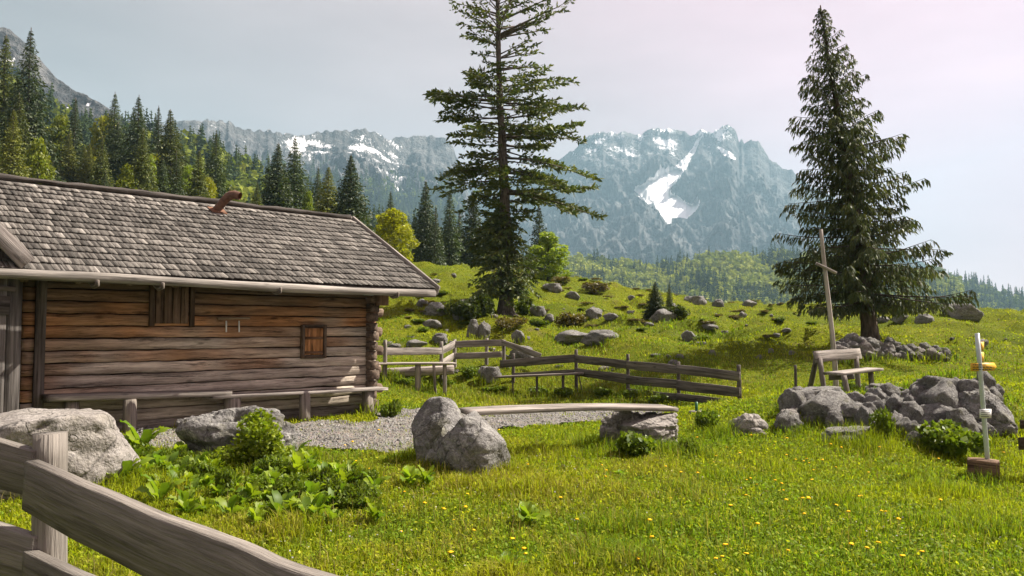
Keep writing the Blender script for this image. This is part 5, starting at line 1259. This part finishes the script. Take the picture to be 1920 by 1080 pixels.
hl, _ = ridge_mesh('wooded_hillside', [(-500, 60, 330), (-150, 150, 320), (0, 190, 310), (100, 235, 300), (200, 280, 300), (300, 290, 310), (380, 300, 320), (420, 312, 330), (480, 345, 340), (560, 385, 350), (640, 420, 360), (720, 445, 380), (800, 470, 400), (900, 505, 400), (1000, 540, 400)],
           6, 180, 200, 60, MHILL, jag=3, rib=6, fine=5, rs=30, pw=.9, seed=17, veg=lambda V, rb, fb, T: np.full(len(V), .5))
hv, _ = ridge_mesh('valley_hill', [(860, 540, 950), (980, 512, 930), (1060, 500, 900), (1075, 497, 900), (1130, 503, 880), (1200, 508, 870), (1250, 512, 860), (1300, 500, 850), (1350, 492, 850), (1400, 490, 850), (1470, 488, 850), (1560, 500, 850), (1700, 520, 850), (1800, 545, 850)],
           -35, 420, 220, 70, MHILL, jag=3, rib=14, fine=8, rs=60, pw=.85, seed=19, veg=lambda V, rb, fb, T: np.full(len(V), .5))
hr, _ = ridge_mesh('valley_slope', [(1560, 540, 1300), (1700, 518, 1250), (1760, 512, 1200), (1800, 528, 1150), (1850, 545, 1100), (1920, 568, 1050), (2050, 605, 1000), (2300, 640, 1000)],
           -35, 500, 200, 60, MHILL, jag=3, rib=14, fine=8, rs=60, pw=.9, seed=23, veg=lambda V, rb, fb, T: np.full(len(V), .5))
g = Geo(); g.add(np.array([[-1480, -50, -45], [1980, -50, -45], [1980, 3850, -45], [-1480, 3850, -45]]), [np.array([[0, 1, 2, 3]])])
o = g.build('valley_ground', MHILL); tag(o, kind='structure')

def far_con(seed, lay=15, k=7):
    rg = np.random.default_rng(seed); cs, ds, ls = [], [], []
    for i in range(lay):
        z = .97 - .90 * (i + .5) / lay; rr_ = (.19 * (1 - z) ** .85 + .012)
        for a in np.arange(k) * 6.283 / k + rg.uniform(0, 6):
            a += rg.uniform(-.3, .3); l = rr_ * rg.uniform(.6, 1.25); cs.append([0, 0, z + rg.uniform(0, .03)]); ds.append([math.cos(a), math.sin(a), rg.uniform(-.75, -.05)]); ls.append(l)
    ls = np.array(ls); V, Fq = diamonds(np.array(cs), np.array(ds, float), ls, ls * .25 + .008, rg, .12)
    T = np.array([[0, 0, 1.0], [.02, 0, .8], [-.012, .015, .8], [-.012, -.015, .8]])
    return np.concatenate([V, T]), np.concatenate([Fq[:, [0, 1, 2]], Fq[:, [0, 2, 3]], np.array([[0, 1, 2], [0, 2, 3], [0, 3, 1]]) + len(V)])
def far_bro(seed, n=150):
    rg = np.random.default_rng(seed); bl = [(rg.normal(0, .15), rg.normal(0, .15), rg.uniform(.35, .78), *(rg.uniform(.18, .28, 3))) for _ in range(9)]
    bl.append((0, 0, .5, .28, .28, .40)); b = np.array(bl); pk = rg.integers(0, len(b), n); d = norm(rg.normal(size=(n, 3)))
    c = b[pk, :3] + d * b[pk, 3:] * rg.uniform(.75, 1.0, (n, 1)); dd = norm(np.cross(d, rg.normal(size=(n, 3)))) + d * .25
    V, Fq = diamonds(c - dd * .09, dd, np.full(n, .19), np.full(n, .085), rg); return V, np.concatenate([Fq[:, [0, 1, 2]], Fq[:, [0, 2, 3]]])
FC = [far_con(s) for s in (1, 2, 3)]; FB = [far_bro(s) for s in (4, 5, 6)]
def far_wood(name, label, grid, n, pcon, Hc, Hb, seed, ccol, bcol, keep=None, tmin=0.0, tmax=1.0):
    rg = np.random.default_rng(seed); nt, nu, _ = grid.shape
    a = tmin + (tmax - tmin) * rg.uniform(0, 1, n); u = rg.uniform(0, nu - 1.001, n); t = a * (nt - 1.001)
    i, j = t.astype(int), u.astype(int); p = grid[i, j] * ((1 - (t - i)) * (1 - (u - j)))[:, None] + grid[np.minimum(i + 1, nt - 1), j] * ((t - i) * (1 - (u - j)))[:, None] + grid[i, np.minimum(j + 1, nu - 1)] * ((1 - (t - i)) * (u - j))[:, None] + grid[np.minimum(i + 1, nt - 1), np.minimum(j + 1, nu - 1)] * ((t - i) * (u - j))[:, None]
    if keep is not None: p = p[keep(p, rg)]
    cl = fbm(p / 55.0, 3, seed); isc = cl + rg.uniform(-.22, .22, len(p)) < np.quantile(cl, pcon)
    Vs, Fs, Ts, off = [], [], [], 0
    for con in (True, False):
        for v in range(3):
            q = p[(isc == con) & (np.arange(len(p)) % 3 == v)]
            if not len(q): continue
            V0, F0 = (FC if con else FB)[v]; H = (rg.uniform(*Hc, len(q)) if con else rg.uniform(*Hb, len(q))); th = rg.uniform(0, 6.28, len(q)); c, s = np.cos(th)[:, None], np.sin(th)[:, None]
            wx = H[:, None] * rg.uniform(.8, 1.15, (len(q), 1)) * (1 if con else 1.05)
            V = np.stack([q[:, :1] + wx * (V0[None, :, 0] * c - V0[None, :, 1] * s), q[:, 1:2] + wx * (V0[None, :, 0] * s + V0[None, :, 1] * c), q[:, 2:] - .03 * H[:, None] + H[:, None] * V0[None, :, 2]], -1)
            Fs.append((F0[None] + (np.arange(len(q)) * len(V0))[:, None, None] + off).reshape(-1, 3)); Vs.append(V.reshape(-1, 3)); off += V.shape[0] * V.shape[1]
            mm = rg.uniform(0, 1, (len(q), 1)); cc = (ccol if con else bcol); t_ = np.array(cc[0]) * (1 - mm) + np.array(cc[1]) * mm
            Ts.append(np.repeat(t_, len(V0), 0))
    o = link(name, mesh_np(name, np.concatenate(Vs), [np.concatenate(Fs)], FARLEAF, {'tint': np.concatenate(Ts)})); tag(o, label, 'forest', kind='stuff')
CCOL = ((.028, .05, .020), (.06, .085, .028)); BCOL = ((.10, .145, .025), (.20, .235, .04))
far_wood('valley_forest', 'hazy light green mixed forest on the valley hill beyond the meadow', hv, 6000, .18, (16, 26), (10, 16), 3, CCOL, ((.15, .19, .03), (.30, .32, .05)))
far_wood('slope_forest', 'blue hazy forest on the slope at the right edge beyond the meadow', hr, 2600, .72, (16, 26), (10, 16), 5, CCOL, BCOL)
far_wood('hillside_forest', 'mixed forest on the hillside behind the wood above the hut', hl, 1800, .35, (13, 20), (8, 13), 7, CCOL, ((.11, .15, .02), (.24, .26, .03)))
def kp(p, rg):
    x, y = proj(p); return (y > 300 + (x - 300) * .10 + rg.normal(0, 14, len(p))) & (x < 900)
far_wood('ridge_forest', 'dark blue conifer forest below the snow-streaked ridge', Vl, 5200, .88, (18, 28), (10, 15), 9, CCOL, BCOL, keep=kp, tmin=.12)

# ------------------------------------------------------------------ grass
def grass():
    rg = np.random.default_rng(99)
    HUTP = np.array([HW(u, n, 0)[:2] for u, n in ((-9, .2), (.25, .2), (.25, -3.7), (-9, -3.7))])
    def pts(n, r0, r1, pw, a0=-42, a1=44):
        q = rg.uniform(0, 1, n); k = 2 - pw       # density per area ~ r^-pw
        rr = (r0 ** k + (r1 ** k - r0 ** k) * q) ** (1 / k); az = np.radians(rg.uniform(a0, a1, n))
        return rr * np.sin(az), rr * np.cos(az)
    def field(x, y):
        n1 = fbm(stack3(x / 2.2, y / 2.2, 1), 3, 61); n2 = fbm(stack3(x / .45, y / .45, 5), 3, 62); n3 = fbm(stack3(x / 7, y / 7, 9), 2, 63)
        return n1, n2, n3
    tuft = []   # taller grass round rocks, posts and under shrubs
    for (px, py, D, R) in [(880, 885, 9.4, .55), (790, 850, 9.9, .35), (1210, 850, 10.8, .55), (1150, 830, 10.9, .4), (1340, 805, 11.9, .35), (1640, 825, 11.6, .35), (1300, 850, 10.3, .25), (700, 775, 14.3, .3), (430, 870, 9.3, .7), (560, 870, 9.6, .4), (230, 890, 8.0, .5), (1840, 900, 9.5, .25), (1000, 735, 21.3, 1.3), (1200, 745, 19.5, 1.2), (780, 720, 22, 1.5), (1590, 735, 14.4, .7), (20, 1000, 4, .8)]:
        p = at(px, D); tuft.append((p[0], p[1], R))
    Vs, Fq, Ft, Ts, off = [], [], [], [], 0
    def emit(x, y, h, w, lean, colr):
        nonlocal off
        n = len(x); z = ghz(x, y) - .004; ph = rg.uniform(0, 6.28, n); sd_ = np.stack([np.cos(ph), np.sin(ph), np.zeros(n)], 1); ld = ph + 1.57 + rg.normal(0, .5, n)
        L = np.stack([np.cos(ld), np.sin(ld), np.zeros(n)], 1); b = np.stack([x, y, z], 1)
        m_ = b + L * (lean * h * .28)[:, None] + ZV * (h * .60)[:, None]; t = b + L * (lean * h)[:, None] + ZV * (h * (1 - .35 * lean))[:, None]
        V = np.stack([b - sd_ * w[:, None] * .5, b + sd_ * w[:, None] * .5, m_ + sd_ * w[:, None] * .42, m_ - sd_ * w[:, None] * .42, t], 1).reshape(-1, 3)
        i = np.arange(n) * 5 + off; Fq.append(np.stack([i, i + 1, i + 2, i + 3], 1)); Ft.append(np.stack([i + 3, i + 2, i + 4], 1)); Vs.append(V); Ts.append(np.repeat(colr, 5, 0)); off += n * 5
    def emit_leaf(x, y, s, zoff, colr):
        nonlocal off
        n = len(x); z = ghz(x, y) + zoff; d = norm(np.stack([rg.normal(size=n), rg.normal(size=n), rg.normal(.35, .45, n)], 1)); sd_ = norm(np.cross(d, np.stack([rg.normal(0, .3, n), rg.normal(0, .3, n), np.ones(n)], 1)))
        b = np.stack([x, y, z], 1); V = np.stack([b, b + d * (s * .5)[:, None] + sd_ * (s * .32)[:, None], b + d * s[:, None], b + d * (s * .5)[:, None] - sd_ * (s * .32)[:, None]], 1).reshape(-1, 3)
        i = np.arange(n) * 4 + off; Fq.append(np.stack([i, i + 1, i + 2, i + 3], 1)); Vs.append(V); Ts.append(np.repeat(colr, 4, 0)); off += n * 4
    YG = np.array([.275, .305, .010]); GR = np.array([.135, .21, .012]); BR = np.array([.25, .21, .05]); LG = np.array([.34, .34, .02])
    def colours(n1, n2, n3):
        n = len(n1); a = np.clip((n1 - .40) * 3.2 + rg.normal(0, .22, n), 0, 1)[:, None]; c = GR * (1 - a) + YG * a
        b = np.clip((n2 - .54) * 3 + (n3 - .5) * 3 + rg.normal(0, .18, n), 0, .85)[:, None] * (rg.uniform(0, 1, (n, 1)) < .5); c = c * (1 - b) + BR * b
        k = (rg.uniform(0, 1, (n, 1)) < .14) * .8; c = c * (1 - k) + LG * k
        return c * rg.uniform(.48, 1.5, (n, 1))
    for (N, r0, r1, pw, w0, h0) in [(310000, 2.2, 13, 1.1, .0065, .066), (140000, 13, 24, 1.2, .013, .056), (120000, 24, 60, 1.3, .030, .058)]:
        x, y = pts(N, r0, r1, pw); keep = ~in_poly(x, y, HUTP)
        pm_ = path_dist_mask(x, y); keep &= ~pm_ | (rg.uniform(0, 1, N) < .035 + .30 * (fbm(stack3(x / .5, y / .5, 2), 2, 71) > .64)); x, y = x[keep], y[keep]
        n1, n2, n3 = field(x, y); h = h0 * (.45 + 1.1 * np.clip(n2 * 1.2 + n1 * .6 - .35, .1, 1.3)) * rg.uniform(.55, 1.35, len(x))
        T = np.zeros(len(x))
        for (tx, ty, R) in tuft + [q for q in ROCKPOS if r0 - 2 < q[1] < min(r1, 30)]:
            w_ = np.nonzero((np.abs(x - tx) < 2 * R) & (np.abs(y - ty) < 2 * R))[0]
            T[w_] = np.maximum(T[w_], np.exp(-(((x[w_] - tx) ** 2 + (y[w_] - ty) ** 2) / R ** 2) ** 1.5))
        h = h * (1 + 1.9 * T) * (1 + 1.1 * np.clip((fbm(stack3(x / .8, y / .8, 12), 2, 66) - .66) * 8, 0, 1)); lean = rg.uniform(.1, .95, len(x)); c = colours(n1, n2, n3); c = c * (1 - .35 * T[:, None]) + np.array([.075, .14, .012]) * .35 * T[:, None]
        if r0 >= 24:
            mk = (np.clip((fbm(stack3(x / 2.4, y / 2.4, 4), 3, 95) - .47) * 6, 0, 1) * np.clip((y - 24) / 8, 0, 1) * np.clip((12 - x) / 8, .25, 1))[:, None] * .6; c = c * (1 - mk) + np.array([.13, .115, .03]) * mk
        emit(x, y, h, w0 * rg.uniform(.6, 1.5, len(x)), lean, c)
    x, y = pts(5200, 2.5, 26, 1.0); k = ~in_poly(x, y, HUTP) & ~path_dist_mask(x, y) & (fbm(stack3(x / 1.6, y / 1.6, 8), 3, 91) > .52); x, y = x[k], y[k]; m = len(x)
    emit(x, y, rg.uniform(.10, .24, m), np.full(m, .0035) * (1 + .08 * np.hypot(x, y)), rg.uniform(.05, .5, m), np.array([[.30, .25, .09]]) * rg.uniform(.5, 1.2, (m, 1)))
    # herb leaves mixed in the turf
    x, y = pts(150000, 2.2, 20, 1.0); k = ~in_poly(x, y, HUTP) & ~path_dist_mask(x, y); x, y = x[k], y[k]; n1, n2, n3 = field(x, y)
    emit_leaf(x, y, rg.uniform(.014, .034, len(x)) * (1 + .04 * np.hypot(x, y)), rg.uniform(.01, .055, len(x)), colours(n2, n1, n3))
    # small pale and bluish meadow flowers too many to count
    x, y = pts(2600, 3.5, 16, .6); k = (~path_dist_mask(x, y)) & (fbm(stack3(x / 1.2, y / 1.2, 3), 3, 81) > .5); x, y = x[k], y[k]
    cc = np.where(rg.uniform(0, 1, (len(x), 1)) < .5, np.array([.45, .42, .5]), np.array([.55, .5, .4])); emit_leaf(x, y, rg.uniform(.012, .022, len(x)), rg.uniform(.05, .08, len(x)), cc)
    o = link('grass', mesh_np('grass', np.concatenate(Vs), [np.concatenate(Fq), np.concatenate(Ft)], GRASS, {'tint': np.concatenate(Ts)})); tag(o, 'short yellow-green alpine meadow grass and herbs covering the ground', 'grass', kind='stuff')
grass()

# ------------------------------------------------------------------ haze between the far slopes
def haze():
    m = bpy.data.materials.new('haze'); m.use_nodes = True; t = m.node_tree; t.nodes.clear()
    out = t.nodes.new('ShaderNodeOutputMaterial'); v = t.nodes.new('ShaderNodeVolumePrincipled')
    v.inputs['Color'].default_value = (.50, .80, .98, 1); v.inputs['Density'].default_value = .00016; v.inputs['Anisotropy'].default_value = .15
    t.links.new(v.outputs[0], out.inputs['Volume'])
    x0, x1, y0, y1, z0, z1 = -1500, 2000, -60, 3900, -46.2, 740
    V = np.array([[x0, y0, z0], [x1, y0, z0], [x1, y1, z0], [x0, y1, z0], [x0, y0, z1], [x1, y0, z1], [x1, y1, z1], [x0, y1, z1]])
    o = link('haze', mesh_np('haze', V, [np.array([[3, 2, 1, 0], [4, 5, 6, 7], [0, 1, 5, 4], [1, 2, 6, 5], [2, 3, 7, 6], [3, 0, 4, 7]])], m)); tag(o, 'pale blue haze in the air over the valley and mountains', 'haze', kind='stuff')
haze()
